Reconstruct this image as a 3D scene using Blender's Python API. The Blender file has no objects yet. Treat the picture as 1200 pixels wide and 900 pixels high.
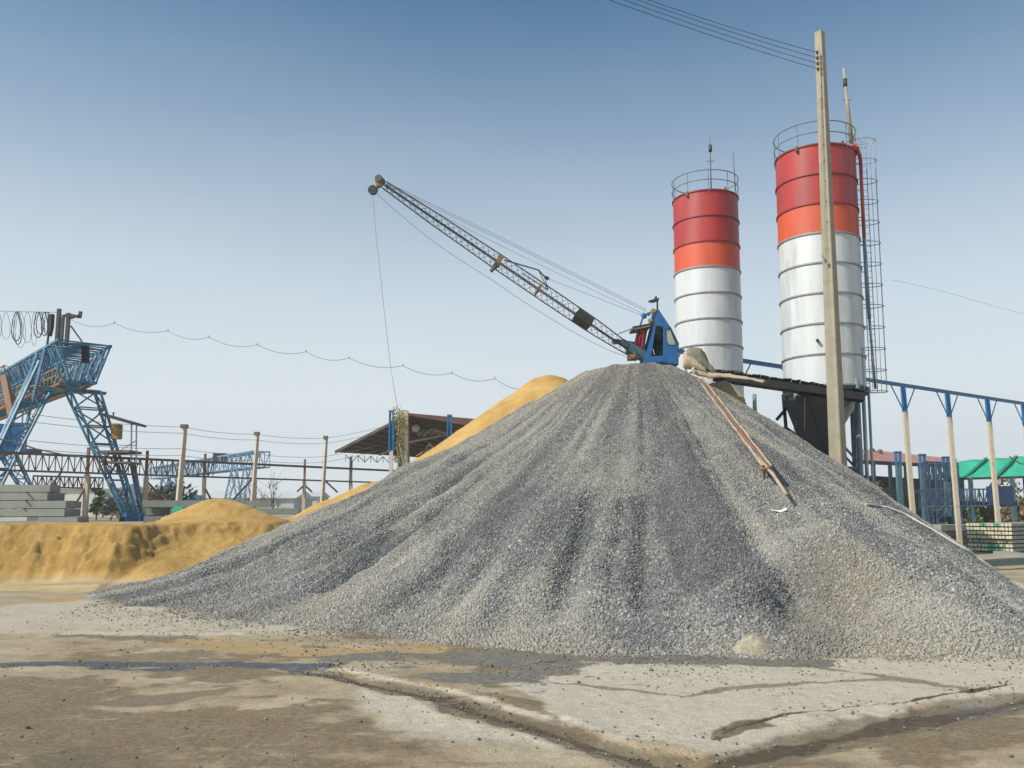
import bpy, math, random
import numpy as np
from mathutils import Vector, geometry

random.seed(7)
RNG = np.random.default_rng(11)
SC = bpy.context.scene
COL = SC.collection

# ------------------------------------------------------------------ camera
F = 1000.0
TH = math.radians(6.5)
EYE = 2.6
SY = 0.15 - math.tan(TH)
cam = bpy.data.cameras.new("camera")
cam.lens = 30.0
cam.sensor_width = 36.0
cam.shift_y = SY * F / 1200.0
cam.clip_end = 6000.0
camo = bpy.data.objects.new("camera", cam)
camo.location = (0, 0, EYE)
camo.rotation_euler = (math.pi / 2 + TH, 0, 0)
COL.objects.link(camo)
SC.camera = camo


def ray(px, py):
    xc = (px - 600) / F
    yc = (450 - py) / F + SY
    return xc, math.cos(TH) - yc * math.sin(TH), math.sin(TH) + yc * math.cos(TH)


def at(px, py, Y):
    """Point at real depth Y seen in the photograph's direction (px, py)."""
    dx, dy, dz = ray(px, py)
    t = Y / dy
    return Vector((dx * t, Y, EYE + dz * t))


def gnd(px, py, z=0.0):
    dx, dy, dz = ray(px, py)
    t = (z - EYE) / dz
    return (dx * t, dy * t)


# ------------------------------------------------------------------ noise
def _hash(ix, iy, seed):
    h = (ix.astype(np.int64) * 374761393 + iy.astype(np.int64) * 668265263 + seed * 1442695041) & 0xFFFFFFFF
    h = ((h ^ (h >> 13)) * 1274126177) & 0xFFFFFFFF
    h = (h ^ (h >> 16)) & 0xFFFFFF
    return h / float(0xFFFFFF)


def vnoise(x, y, seed=0):
    x = np.asarray(x, float); y = np.asarray(y, float)
    ix = np.floor(x); iy = np.floor(y)
    fx = x - ix; fy = y - iy
    fx = fx * fx * (3 - 2 * fx); fy = fy * fy * (3 - 2 * fy)
    a = _hash(ix, iy, seed); b = _hash(ix + 1, iy, seed)
    c = _hash(ix, iy + 1, seed); d = _hash(ix + 1, iy + 1, seed)
    return (a + (b - a) * fx) * (1 - fy) + (c + (d - c) * fx) * fy


def fbm(x, y, seed=0, octv=4):
    s = 0; a = 0.5
    for k in range(octv):
        s = s + a * (vnoise(x * 2 ** k + 17.3 * k, y * 2 ** k - 9.1 * k, seed + k) - 0.5)
        a *= 0.5
    return s * 2


def sstep(x, a, b):
    t = np.clip((x - a) / (b - a), 0, 1)
    return t * t * (3 - 2 * t)


def smax(a, b, k):
    h = np.clip(0.5 + 0.5 * (a - b) / k, 0, 1)
    return b + (a - b) * h + k * h * (1 - h)


def seg_dist(x, y, pts):
    d = np.full(np.shape(x), 1e9)
    for (x0, y0), (x1, y1) in zip(pts[:-1], pts[1:]):
        vx, vy = x1 - x0, y1 - y0
        t = np.clip(((x - x0) * vx + (y - y0) * vy) / (vx * vx + vy * vy + 1e-12), 0, 1)
        d = np.minimum(d, np.hypot(x - x0 - t * vx, y - y0 - t * vy))
    return d


def in_poly(x, y, pts):
    r = np.zeros(np.shape(x), bool)
    n = len(pts)
    for i in range(n):
        x0, y0 = pts[i]; x1, y1 = pts[(i + 1) % n]
        c = ((y0 > y) != (y1 > y)) & (x < (x1 - x0) * (y - y0) / (y1 - y0 + 1e-12) + x0)
        r ^= c
    return r


# ------------------------------------------------------------------ materials
def srgb(r, g, b):
    f = lambda c: (c / 255 / 12.92) if c / 255 <= 0.04045 else ((c / 255 + 0.055) / 1.055) ** 2.4
    return (f(r), f(g), f(b))


class NT:
    def __init__(self, name):
        self.m = bpy.data.materials.new(name)
        self.m.use_nodes = True
        self.t = self.m.node_tree
        self.b = self.t.nodes["Principled BSDF"]

    def n(self, kind, **kw):
        x = self.t.nodes.new(kind)
        for k, v in kw.items():
            setattr(x, k, v)
        return x

    def l(self, a, b):
        self.t.links.new(a, b)

    def pos(self, scale=(1, 1, 1)):
        g = self.n("ShaderNodeNewGeometry")
        mp = self.n("ShaderNodeMapping")
        mp.inputs["Scale"].default_value = scale
        self.l(g.outputs["Position"], mp.inputs["Vector"])
        return mp.outputs[0]

    def noise(self, scale, detail=4, rough=0.6, vec=None):
        x = self.n("ShaderNodeTexNoise")
        x.inputs["Scale"].default_value = scale
        x.inputs["Detail"].default_value = detail
        x.inputs["Roughness"].default_value = rough
        self.l(vec if vec is not None else self.pos(), x.inputs["Vector"])
        return x.outputs["Fac"]

    def ramp(self, fac, stops):
        x = self.n("ShaderNodeValToRGB")
        e = x.color_ramp.elements
        e[0].position, e[1].position = stops[0][0], stops[-1][0]
        for i, (p, c) in enumerate(stops):
            el = e[0] if i == 0 else (e[-1] if i == len(stops) - 1 else e.new(p))
            el.color = (c, c, c, 1) if isinstance(c, (int, float)) else (*c, 1)
        self.l(fac, x.inputs["Fac"])
        return x.outputs["Color"]

    def mix(self, fac, a, b, mode="MIX"):
        x = self.n("ShaderNodeMix", data_type="RGBA", blend_type=mode)
        for s, v in ((0, fac), (6, a), (7, b)):
            if isinstance(v, (int, float)):
                x.inputs[s].default_value = v
            elif isinstance(v, tuple):
                x.inputs[s].default_value = (*v, 1)
            else:
                self.l(v, x.inputs[s])
        return x.outputs[2]

    def attr(self, name, inst=False):
        x = self.n("ShaderNodeAttribute", attribute_name=name)
        if inst:
            x.attribute_type = "INSTANCER"
        return x.outputs["Fac"]

    def sharp(self, name, amp=0.5, lo=0.4, hi=0.58, scale=7):
        """painted weight broken up by fine noise, so that its edge is crisp"""
        x = self.n("ShaderNodeMath", operation="MULTIPLY_ADD")
        self.l(self.noise(scale, 10, 0.75), x.inputs[0]); x.inputs[1].default_value = amp
        y = self.n("ShaderNodeMath", operation="SUBTRACT"); self.l(self.attr(name), y.inputs[0]); y.inputs[1].default_value = amp * 0.5
        self.l(y.outputs[0], x.inputs[2])
        return self.ramp(x.outputs[0], [(lo, 0.0), (hi, 1.0)])

    def bump(self, h, strength=0.3, dist=0.02):
        x = self.n("ShaderNodeBump")
        x.inputs["Strength"].default_value = strength
        x.inputs["Distance"].default_value = dist
        self.l(h, x.inputs["Height"])
        self.l(x.outputs[0], self.b.inputs["Normal"])


def sc3(c, k):
    return tuple(min(1, v * k) for v in c)


def mat(name, col, rough=0.6, metal=0.0, var=0.2, scale=3.0, dirt=None, dirt_amt=0.5, dscale=1.5, bump=0.0, bscale=40.0, streak=False):
    m = NT(name)
    v = m.pos((1, 1, 0.15)) if streak else m.pos()
    c = m.ramp(m.noise(scale, 5, 0.65, v), [(0.3, sc3(col, 1 - var)), (0.7, sc3(col, 1 + var))])
    if dirt:
        f = m.ramp(m.noise(dscale, 8, 0.7, v), [(0.62 - 0.3 * dirt_amt, 0.0), (0.78 - 0.2 * dirt_amt, 1.0)])
        c = m.mix(f, c, dirt)
    m.l(c, m.b.inputs["Base Color"])
    m.b.inputs["Roughness"].default_value = rough
    m.b.inputs["Metallic"].default_value = metal
    if bump:
        m.bump(m.noise(bscale, 4, 0.6), bump, 0.02)
    return m.m


M = {}
M["deep_red"] = mat("deep_red_paint", (0.37, 0.034, 0.030), 0.46, 0, 0.2, 1.1, (0.33, 0.085, 0.075), 0.42, 1.3, streak=True)
M["orange_red"] = mat("orange_red_paint", (0.56, 0.078, 0.028), 0.5, 0, 0.14, 1.1, (0.50, 0.12, 0.06), 0.4, 1.4, streak=True)
M["silver"] = mat("silver_paint", (0.57, 0.58, 0.59), 0.48, 0.1, 0.08, 1.2, (0.40, 0.395, 0.375), 0.4, 1.3, streak=True)
M["grey_steel"] = mat("grey_painted_steel", (0.17, 0.21, 0.24), 0.5, 0.2, 0.25, 3, (0.12, 0.08, 0.05), 0.2)
M["pale_steel"] = mat("pale_galvanised_steel", (0.33, 0.37, 0.39), 0.45, 0.4, 0.2, 3)
M["flange"] = mat("flange_steel", (0.27, 0.28, 0.285), 0.55, 0.2, 0.25, 4)
M["red_flange"] = mat("red_flange_paint", (0.24, 0.028, 0.03), 0.5, 0, 0.25, 4)
M["dark_steel"] = mat("dark_steel", (0.040, 0.040, 0.041), 0.55, 0.2, 0.3, 4, (0.09, 0.05, 0.03), 0.25)
M["boom_steel"] = mat("grey_brown_boom_steel", (0.05, 0.045, 0.038), 0.6, 0.1, 0.35, 4, (0.10, 0.06, 0.035), 0.3)
M["black"] = mat("black_rubber", (0.010, 0.010, 0.011), 0.7, 0, 0.3, 4)
M["cable"] = mat("dark_cable", (0.05, 0.055, 0.065), 0.7, 0, 0.1, 4)
M["wire"] = mat("pale_wire", (0.22, 0.24, 0.26), 0.7, 0, 0.1, 4)
M["cab_blue"] = mat("cab_blue_paint", (0.013, 0.112, 0.31), 0.45, 0, 0.25, 2.5, (0.05, 0.10, 0.15), 0.38, 3.5)
M["blue"] = mat("blue_paint", (0.010, 0.135, 0.34), 0.45, 0, 0.25, 2, (0.05, 0.10, 0.18), 0.3)
M["gantry_blue"] = mat("weathered_gantry_blue", (0.032, 0.145, 0.27), 0.5, 0, 0.5, 1.5, (0.17, 0.27, 0.33), 0.45, 2.0)
M["dark_gantry"] = mat("dark_gantry_blue", (0.03, 0.06, 0.115), 0.55, 0, 0.4, 2, (0.11, 0.14, 0.18), 0.35)
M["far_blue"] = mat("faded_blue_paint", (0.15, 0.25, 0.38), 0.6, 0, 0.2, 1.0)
M["navy"] = mat("navy_blue_paint", (0.02, 0.04, 0.10), 0.5, 0, 0.2, 1.0)
M["teal_steel"] = mat("teal_grey_steel", (0.06, 0.13, 0.16), 0.6, 0, 0.3, 2)
M["red_tarp"] = mat("red_cloth", (0.45, 0.012, 0.03), 0.7, 0, 0.25, 6, None, 0, 1, 0.5, 8)
M["yellow"] = mat("worn_yellow_paint", (0.27, 0.21, 0.07), 0.6, 0, 0.3, 8, (0.16, 0.07, 0.02), 0.5, 9)
M["rust"] = mat("rusty_steel", (0.23, 0.105, 0.05), 0.8, 0, 0.4, 6, (0.34, 0.2, 0.12), 0.4, 7)
M["orange_rail"] = mat("orange_rail_paint", (0.25, 0.13, 0.05), 0.6, 0, 0.35, 3, (0.2, 0.08, 0.04), 0.4, 4)
M["salmon"] = mat("salmon_paint", (0.38, 0.21, 0.14), 0.6, 0, 0.2, 3)
M["brown_steel"] = mat("brown_painted_steel", (0.135, 0.105, 0.085), 0.7, 0, 0.3, 2, (0.18, 0.11, 0.08), 0.3)
M["concrete"] = mat("pole_concrete", (0.335, 0.285, 0.21), 0.85, 0, 0.15, 1.2, (0.25, 0.21, 0.15), 0.35, 1.4, 0.3, 60)
M["post_concrete"] = mat("post_concrete", (0.52, 0.445, 0.345), 0.85, 0, 0.15, 2, (0.30, 0.22, 0.14), 0.3, 2.0)
M["slab"] = mat("slab_concrete", (0.25, 0.26, 0.235), 0.85, 0, 0.18, 1.0, (0.2, 0.2, 0.18), 0.35, 1.0, 0.2, 30)
M["pile_side"] = mat("pile_concrete", (0.33, 0.32, 0.27), 0.85, 0, 0.2, 2.0)
M["pile_end"] = mat("cream_pile_end", (0.56, 0.50, 0.34), 0.8, 0, 0.2, 6.0)
M["pile_end_green"] = mat("green_pile_end", (0.06, 0.36, 0.20), 0.8, 0, 0.2, 6.0)
M["canvas"] = mat("olive_canvas", (0.23, 0.21, 0.15), 0.9, 0, 0.3, 3, (0.13, 0.12, 0.09), 0.4, 3, 0.6, 12)
M["tan_canvas"] = mat("tan_canvas", (0.47, 0.38, 0.25), 0.9, 0, 0.25, 3, (0.3, 0.22, 0.13), 0.4, 3, 0.6, 12)
M["trough"] = mat("dusty_tan_trough", (0.20, 0.135, 0.10), 0.8, 0.0, 0.3, 2.5, (0.17, 0.075, 0.05), 0.4, 3)
M["pipe_red"] = mat("dusty_rust_pipe", (0.40, 0.305, 0.225), 0.8, 0, 0.25, 3, (0.21, 0.085, 0.06), 0.35, 2.2)
M["white_hose"] = mat("dusty_white_hose", (0.48, 0.46, 0.42), 0.7, 0, 0.15, 3)
M["cloth"] = mat("white_cloth", (0.70, 0.68, 0.64), 0.9, 0, 0.1, 3)
M["insulator"] = mat("brown_insulator", (0.05, 0.018, 0.014), 0.25, 0, 0.2, 8)
M["pink_roof"] = mat("faded_red_roof_sheet", (0.44, 0.22, 0.17), 0.8, 0, 0.18, 0.8, (0.30, 0.14, 0.10), 0.35, 0.6)
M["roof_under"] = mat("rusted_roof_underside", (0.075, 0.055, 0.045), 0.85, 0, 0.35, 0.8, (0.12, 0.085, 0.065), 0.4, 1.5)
M["white_paint"] = mat("white_paint", (0.52, 0.52, 0.50), 0.7, 0, 0.1, 1)
M["bare_steel"] = mat("bare_truss_steel", (0.36, 0.32, 0.28), 0.6, 0.1, 0.2, 3)
M["pale_wall"] = mat("pale_wall_paint", (0.56, 0.54, 0.51), 0.85, 0, 0.08, 0.3)
M["grey_wall"] = mat("pale_grey_sheet_wall", (0.42, 0.45, 0.48), 0.8, 0, 0.08, 0.3)
M["dark_wall"] = mat("dark_shed_wall", (0.07, 0.065, 0.06), 0.9, 0, 0.3, 0.5)
M["green_net"] = mat("green_shade_sheet", (0.03, 0.40, 0.23), 0.8, 0, 0.12, 0.8)
M["green_seam"] = mat("dark_green_seam", (0.02, 0.2, 0.13), 0.8, 0, 0.12, 0.8)
M["wood_box"] = mat("brown_box_paint", (0.38, 0.17, 0.05), 0.7, 0, 0.2, 4)
M["bark"] = mat("grey_brown_bark", (0.12, 0.09, 0.065), 0.9, 0, 0.3, 4)


def leafmat(name, c1, c2):
    m = NT(name)
    f = m.noise(1.4, 3, 0.6)
    c = m.ramp(f, [(0.3, c1), (0.7, c2)])
    m.l(c, m.b.inputs["Base Color"])
    m.b.inputs["Roughness"].default_value = 0.65
    return m.m


M["leaf_green"] = leafmat("fresh_green_leaf", (0.05, 0.11, 0.02), (0.14, 0.20, 0.05))
M["leaf_olive"] = leafmat("olive_leaf", (0.05, 0.07, 0.025), (0.13, 0.13, 0.05))
M["leaf_grey"] = leafmat("dusty_grey_leaf", (0.17, 0.19, 0.14), (0.34, 0.35, 0.29))
M["leaf_brown"] = leafmat("brown_dry_leaf", (0.10, 0.07, 0.03), (0.24, 0.17, 0.07))
M["leaf_yellow"] = leafmat("yellow_green_leaf", (0.16, 0.16, 0.03), (0.33, 0.30, 0.08))
M["leaf_dark"] = leafmat("dark_far_leaf", (0.04, 0.055, 0.035), (0.09, 0.10, 0.06))

# window glass
g = NT("cab_window_glass")
g.l(g.ramp(g.noise(1.3, 2), [(0.3, (0.35, 0.42, 0.38)), (0.7, (0.55, 0.62, 0.56))]), g.b.inputs["Base Color"])
g.b.inputs["Roughness"].default_value = 0.12
g.b.inputs["Transmission Weight"].default_value = 0.35
M["glass"] = g.m


def smooth_by(o, on=True):
    if on:
        o.data.polygons.foreach_set("use_smooth", [True] * len(o.data.polygons))


# ------------------------------------------------------------------ mesh builder
ORG = {}


class MB:
    def __init__(self):
        self.v = []; self.f = []; self.mi = []; self.cur = 0

    def add(self, vs, fs):
        o = len(self.v)
        self.v += [tuple(p) for p in vs]
        self.f += [tuple(i + o for i in q) for q in fs]
        self.mi += [self.cur] * len(fs)
        return self

    def frame(self, p, q, up=(0, 0, 1)):
        d = (Vector(q) - Vector(p))
        d.normalize()
        u = Vector(up)
        if abs(d.dot(u)) > 0.98:
            u = Vector((0, 1, 0)) if abs(d.y) < 0.9 else Vector((1, 0, 0))
        s = d.cross(u).normalized()
        return d, s, s.cross(d).normalized()

    def bar(self, p, q, w, h=None, up=(0, 0, 1)):
        """rectangular bar from p to q; w sideways, h along up"""
        h = w if h is None else h
        p = Vector(p); q = Vector(q)
        d, s, u = self.frame(p, q, up)
        vs = []
        for c in (p, q):
            for a, b in ((-1, -1), (1, -1), (1, 1), (-1, 1)):
                vs.append(c + s * (a * w / 2) + u * (b * h / 2))
        return self.add(vs, [(3, 2, 1, 0), (4, 5, 6, 7), (0, 1, 5, 4), (1, 2, 6, 5), (2, 3, 7, 6), (3, 0, 4, 7)])

    def box(self, c, size, rz=0.0):
        c = Vector(c); x, y, z = (s / 2 for s in size)
        ca, sa = math.cos(rz), math.sin(rz)
        vs = []
        for zz in (-z, z):
            for a, b in ((-x, -y), (x, -y), (x, y), (-x, y)):
                vs.append((c.x + a * ca - b * sa, c.y + a * sa + b * ca, c.z + zz))
        return self.add(vs, [(3, 2, 1, 0), (4, 5, 6, 7), (0, 1, 5, 4), (1, 2, 6, 5), (2, 3, 7, 6), (3, 0, 4, 7)])

    def tube(self, p, q, r, n=6, r2=None):
        r2 = r if r2 is None else r2
        p = Vector(p); q = Vector(q)
        d, s, u = self.frame(p, q)
        vs = []
        for c, rr in ((p, r), (q, r2)):
            for i in range(n):
                a = 2 * math.pi * i / n
                vs.append(c + s * (rr * math.cos(a)) + u * (rr * math.sin(a)))
        fs = [(i, (i + 1) % n, n + (i + 1) % n, n + i) for i in range(n)]
        fs += [tuple(range(n - 1, -1, -1)), tuple(range(n, 2 * n))]
        return self.add(vs, fs)

    def poly(self, pts, r, n=5, closed=False):
        pts = [Vector(p) for p in pts]
        vs = []
        m = len(pts)
        for i, c in enumerate(pts):
            a = pts[(i - 1) % m] if (closed or i > 0) else c
            b = pts[(i + 1) % m] if (closed or i < m - 1) else c
            d, s, u = self.frame(a, b)
            rr = r[i] if isinstance(r, (list, tuple)) else r
            for k in range(n):
                t = 2 * math.pi * k / n
                vs.append(c + s * (rr * math.cos(t)) + u * (rr * math.sin(t)))
        fs = []
        for i in range(m if closed else m - 1):
            j = (i + 1) % m
            for k in range(n):
                fs.append((i * n + k, i * n + (k + 1) % n, j * n + (k + 1) % n, j * n + k))
        if not closed:
            fs += [tuple(range(n - 1, -1, -1)), tuple(range((m - 1) * n, m * n))]
        return self.add(vs, fs)

    def lathe(self, c, prof, n=64, cap0=False, cap1=False):
        c = Vector(c)
        vs = []
        for r, z in prof:
            for i in range(n):
                a = 2 * math.pi * i / n
                vs.append((c.x + r * math.cos(a), c.y + r * math.sin(a), c.z + z))
        fs = []
        for k in range(len(prof) - 1):
            for i in range(n):
                j = (i + 1) % n
                fs.append((k * n + i, k * n + j, (k + 1) * n + j, (k + 1) * n + i))
        if cap0: fs.append(tuple(range(n - 1, -1, -1)))
        if cap1: fs.append(tuple(range((len(prof) - 1) * n, len(prof) * n)))
        return self.add(vs, fs)

    def ring(self, c, R, r, n=64, m=6):
        pts = [Vector(c) + Vector((R * math.cos(2 * math.pi * i / n), R * math.sin(2 * math.pi * i / n), 0)) for i in range(n)]
        return self.poly(pts, r, m, True)

    def ball(self, c, r, n=10, m=6):
        return self.lathe(c, [(max(1e-4, r * math.sin(math.pi * k / m)), -r * math.cos(math.pi * k / m)) for k in range(m + 1)], n, True, True)

    def disc(self, c, axis, r, w, n=16):
        a = Vector(axis).normalized() * (w / 2)
        return self.tube(Vector(c) - a, Vector(c) + a, r, n)

    def plate(self, outer, ext, holes=()):
        """flat polygon (3-D points, maybe with holes) extruded by the vector ext"""
        loops = [[Vector(p) for p in outer]] + [[Vector(p) for p in h] for h in holes]
        flat = [p for lp in loops for p in lp]
        tris = geometry.tessellate_polygon(loops)
        n = len(flat); ext = Vector(ext)
        vs = flat + [p + ext for p in flat]
        fs = []
        for a, b, c in tris:
            nn = (flat[b] - flat[a]).cross(flat[c] - flat[a])
            if nn.dot(ext) > 0:
                a, c = c, a
            fs.append((a, b, c)); fs.append((c + n, b + n, a + n))
        k = 0
        for lp in loops:
            m = len(lp)
            for i in range(m):
                j = (i + 1) % m
                fs.append((k + i, k + j, n + k + j, n + k + i))
            k += m
        return self.add(vs, fs)

    def hexa(self, lo, hi):
        """8 corners: 4 lower, 4 upper, same order"""
        return self.add(list(lo) + list(hi), [(3, 2, 1, 0), (4, 5, 6, 7), (0, 1, 5, 4), (1, 2, 6, 5), (2, 3, 7, 6), (3, 0, 4, 7)])

    def lace(self, a0, a1, b0, b1, n, r, posts=True, start=0):
        """zigzag lacing between the chords a0-a1 and b0-b1"""
        a0, a1, b0, b1 = map(Vector, (a0, a1, b0, b1))
        P = [a0.lerp(a1, i / n) for i in range(n + 1)]; Q = [b0.lerp(b1, i / n) for i in range(n + 1)]
        for i in range(n):
            if (i + start) % 2 == 0: self.bar(P[i], Q[i + 1], r)
            else: self.bar(Q[i], P[i + 1], r)
        if posts:
            for i in range(n + 1): self.bar(P[i], Q[i], r)
        return self

    def build(self, name, mats, parent=None, smooth=False):
        me = bpy.data.meshes.new(name)
        off = ORG.get(parent.name, Vector()) if parent else Vector()
        me.from_pydata([(a - off.x, b - off.y, c - off.z) for a, b, c in self.v], [], self.f)
        if not isinstance(mats, (list, tuple)): mats = [mats]
        for x in mats: me.materials.append(x)
        if len(mats) > 1: me.polygons.foreach_set("material_index", self.mi)
        me.update()
        o = bpy.data.objects.new(name, me)
        COL.objects.link(o)
        if parent:
            o.parent = parent
            ORG[o.name] = off
        if smooth:
            smooth_by(o)
        return o


def tag(o, label=None, cat=None, group=None, kind=None):
    if label: o["label"] = label
    if cat: o["category"] = cat
    if group: o["group"] = group
    if cat and not kind: kind = "thing"
    if kind: o["kind"] = kind
    return o


def thing(name, label, cat, loc, group=None):
    o = bpy.data.objects.new(name, None)
    COL.objects.link(o)
    o.location = Vector(loc)
    o.empty_display_size = 0.3
    ORG[o.name] = Vector(loc)
    return tag(o, label, cat, group)


def grid_mesh(name, X, Y, Z, m, attrs=None, keep=None, parent=None):
    nr, nc = X.shape
    co = np.stack([X, Y, Z], -1).reshape(-1, 3).astype(np.float32)
    idx = np.arange(nr * nc).reshape(nr, nc)
    q = np.stack([idx[:-1, :-1], idx[:-1, 1:], idx[1:, 1:], idx[1:, :-1]], -1).reshape(-1, 4)
    if keep is not None:
        q = q[keep.reshape(-1)[q].any(1)]
    me = bpy.data.meshes.new(name)
    me.vertices.add(len(co)); me.vertices.foreach_set("co", co.ravel())
    me.loops.add(q.size); me.loops.foreach_set("vertex_index", q.ravel().astype(np.int32))
    me.polygons.add(len(q))
    me.polygons.foreach_set("loop_start", np.arange(0, q.size, 4, dtype=np.int32))
    me.polygons.foreach_set("loop_total", np.full(len(q), 4, np.int32))
    me.polygons.foreach_set("use_smooth", np.ones(len(q), bool))
    me.update(calc_edges=True)
    me.validate()
    for k, a in (attrs or {}).items():
        at_ = me.attributes.new(k, "FLOAT", "POINT")
        at_.data.foreach_set("value", a.reshape(-1).astype(np.float32))
    me.materials.append(m)
    o = bpy.data.objects.new(name, me)
    COL.objects.link(o)
    if parent:
        o.parent = parent
        ORG[o.name] = Vector()
    return o


# ------------------------------------------------------------------ heap height field
AX, AY, AH, AR0 = 5.41, 37.11, 8.8, 2.13
PHI = np.radians([-180, -135, -110, -90, -75, -60, -45, -30, -15, 0, 15, 30, 45, 60, 75, 90, 110, 135, 180])
RAD = np.array([19.92, 19.85, 19.93, 19.94, 20.69, 19.58, 18.28, 18.7, 20.2, 20.3, 20.5, 16.7, 14.5, 13.9, 13.82, 13.79, 13.79, 13.78, 19.92])


def cone(x, y, p, R, seed):
    """small lump: p its top, R its foot radius"""
    r = np.hypot(x - p[0], y - p[1])
    return p[2] * (1 - r / (R * (1 + 0.12 * fbm(x * 0.5, y * 0.5, seed, 2))))


L1 = at(968, 602, 21.0); L2 = at(868, 668, 18.3); L3 = at(1110, 672, 18.5); L4 = at(700, 690, 19.0)


GULLY = []
for pl, w_, d_ in (([(936, 655, 19.2), (941, 690, 18.0), (947, 735, 16.9), (950, 755, 16.4)], .60, .38), ([(985, 690, 18.4), (1003, 715, 17.5), (1016, 755, 16.3)], .50, .38),
                   ([(880, 720, 17.4), (930, 712, 17.6)], .45, .25), ([(757, 560, 24), (757, 640, 20.5), (756, 700, 18.3)], .28, .22), ([(600, 600, 24.5), (560, 660, 21.5), (520, 705, 19.6)], .40, .25),
                   ([(535, 640, 23.5), (505, 690, 21), (470, 712, 20.3)], .45, .28), ([(690, 580, 24), (668, 650, 20.6), (655, 715, 18.2)], .30, .22), ([(470, 600, 27), (420, 650, 24.5), (380, 680, 23.5)], .4, .25)):
    GULLY.append(([tuple(at(a, b_, c_))[:2] for a, b_, c_ in pl], w_, d_))


def heap_z(x, y, detail=True):
    dx = x - AX; dy = y - AY
    r = np.hypot(dx, dy); ph = np.arctan2(dx, -dy)
    R = np.interp(ph, PHI, RAD) + 0.35 * fbm(ph * 9, ph * 0 + 3.3, 5, 3)
    c = 0.05 - 0.12 * np.sin(ph)
    t = (r - AR0) / (R - AR0)
    tt = np.clip(t, 0, 1)
    z = AH * (1 - t - c * 2 * tt * (1 - tt))
    z = -smax(-z, -AH - 0.02 + 0.03 * r, 0.35)
    z = np.where(t > 1, -(t - 1) * 4, z)
    ex = np.interp(ph, np.radians([-180, -100, -80, -60, -40, -15, 10, 60, 180]), [.3, .3, .9, 1.4, 1.6, .7, .15, .1, .1]) * (1 + 0.5 * fbm(ph * 14, ph * 0 + 7.7, 6, 3))
    z = smax(z, 0.17 * (R + ex - r), 0.25)
    z0 = z
    z = smax(z, cone(x, y, L1, 5.2, 31), 0.5)
    z = smax(z, cone(x, y, L2, 2.7, 32), 0.3)
    z = smax(z, cone(x, y, L3, 2.8, 33) - 0.1, 0.3)
    z = smax(z, cone(x, y, L4, 3.0, 34) - 0.15, 0.4)
    if detail:
        body = sstep(r, 1.5, 6) * sstep(z, 0.15, 1.2)
        w = 0.5 * fbm(x * 0.25, y * 0.25, 40, 3)
        gx = ph * 9.5 + w * 1.3
        g1 = 1 - np.abs(2 * vnoise(gx, r * 0.07 + 2, 41) - 1)
        g2 = 1 - np.abs(2 * vnoise(ph * 27 + w * 2, r * 0.12, 42) - 1)
        z = z + body * (0.46 * (0.5 - g1) * sstep(r, 4, 12) + 0.10 * (0.5 - g2) * sstep(r, 2, 7))
        for P, w_, d_ in GULLY:
            z = z - d_ * np.exp(-(seg_dist(x + 0.25 * w, y, P) / w_) ** 2) * sstep(z, 0.1, 0.9)
        z = z + sstep(z, 0.0, 0.6) * (0.22 * fbm(x * 0.5, y * 0.5, 43, 3) + 0.10 * fbm(x * 2.1, y * 2.1, 44, 2))
    return z


def heap_hit(px, py):
    Y = np.arange(9, 45, 0.01)
    dx, dy, dz = ray(px, py)
    t = Y / dy
    x = dx * t; z = EYE + dz * t
    hz = heap_z(x, Y)
    i = np.argmax(hz > z)
    if not (hz > z).any():      # just above the crest: take the crest below it
        i = np.argmax((hz - EYE) / Y); z = hz
    return Vector((x[i], Y[i], z[i]))


# ------------------------------------------------------------------ sand height field
S1 = at(645, 440, 40.0); S2 = at(258, 584, 36.0); S3 = at(440, 565, 39.5)
TERR = 2.0


def sand_z(x, y):
    n1 = fbm(x * 0.35, y * 0.35, 60, 4); n2 = fbm(x * 1.6, y * 1.6, 61, 3)
    # cut bank
    y0 = 29.6 + 0.6 * np.maximum(0, x + 13.8) + 0.5 * fbm(x * 0.6, x * 0 + 1.1, 62, 4) + 0.25 * n1
    face = np.clip((y - y0) / 1.25, 0, 1)
    bank = (2.16 + 0.08 * n1) * face ** 0.8
    bank = np.where(y < y0, -(y0 - y) * 0.5, bank)
    bank = bank + 0.16 * n2 * sstep(face, 0.02, 0.4) * (1 - 0.85 * sstep(face, 0.9, 1.0))
    n3 = fbm(x * 3.4, y * 5.0, 63, 4)
    bank = bank + (0.24 * n3 + 0.06 * np.sin(bank * 13 + 5 * n1 + 3 * n2)) * sstep(face, 0.03, 0.3) * (1 - sstep(face, 0.85, 1.0))
    bank = np.where(x > -9.5, bank - (x + 9.5) * 0.8, bank)
    bank = np.where(y < y0, np.minimum(bank, -(y0 - y) * 0.5), bank)
    z = bank
    ledge = 0.16 - 0.35 * np.maximum(0, 29.1 - y + 0.5 * n1) - 1.0 * np.maximum(0, x + 14.0 + 0.6 * n1) + 0.04 * n2
    z = np.maximum(z, ledge)
    for p, sl, k in ((S1, 0.69, 0.4), (S2, 0.45, 0.5), (S3, 0.50, 0.3)):
        r = np.hypot(x - p.x, y - p.y)
        cz = p.z - sl * np.maximum(0, np.sqrt(r * r + 0.3) - 0.55)
        cz = cz + 0.22 * n1 + 0.07 * n2
        z = smax(z, cz, k)
    return z

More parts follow.
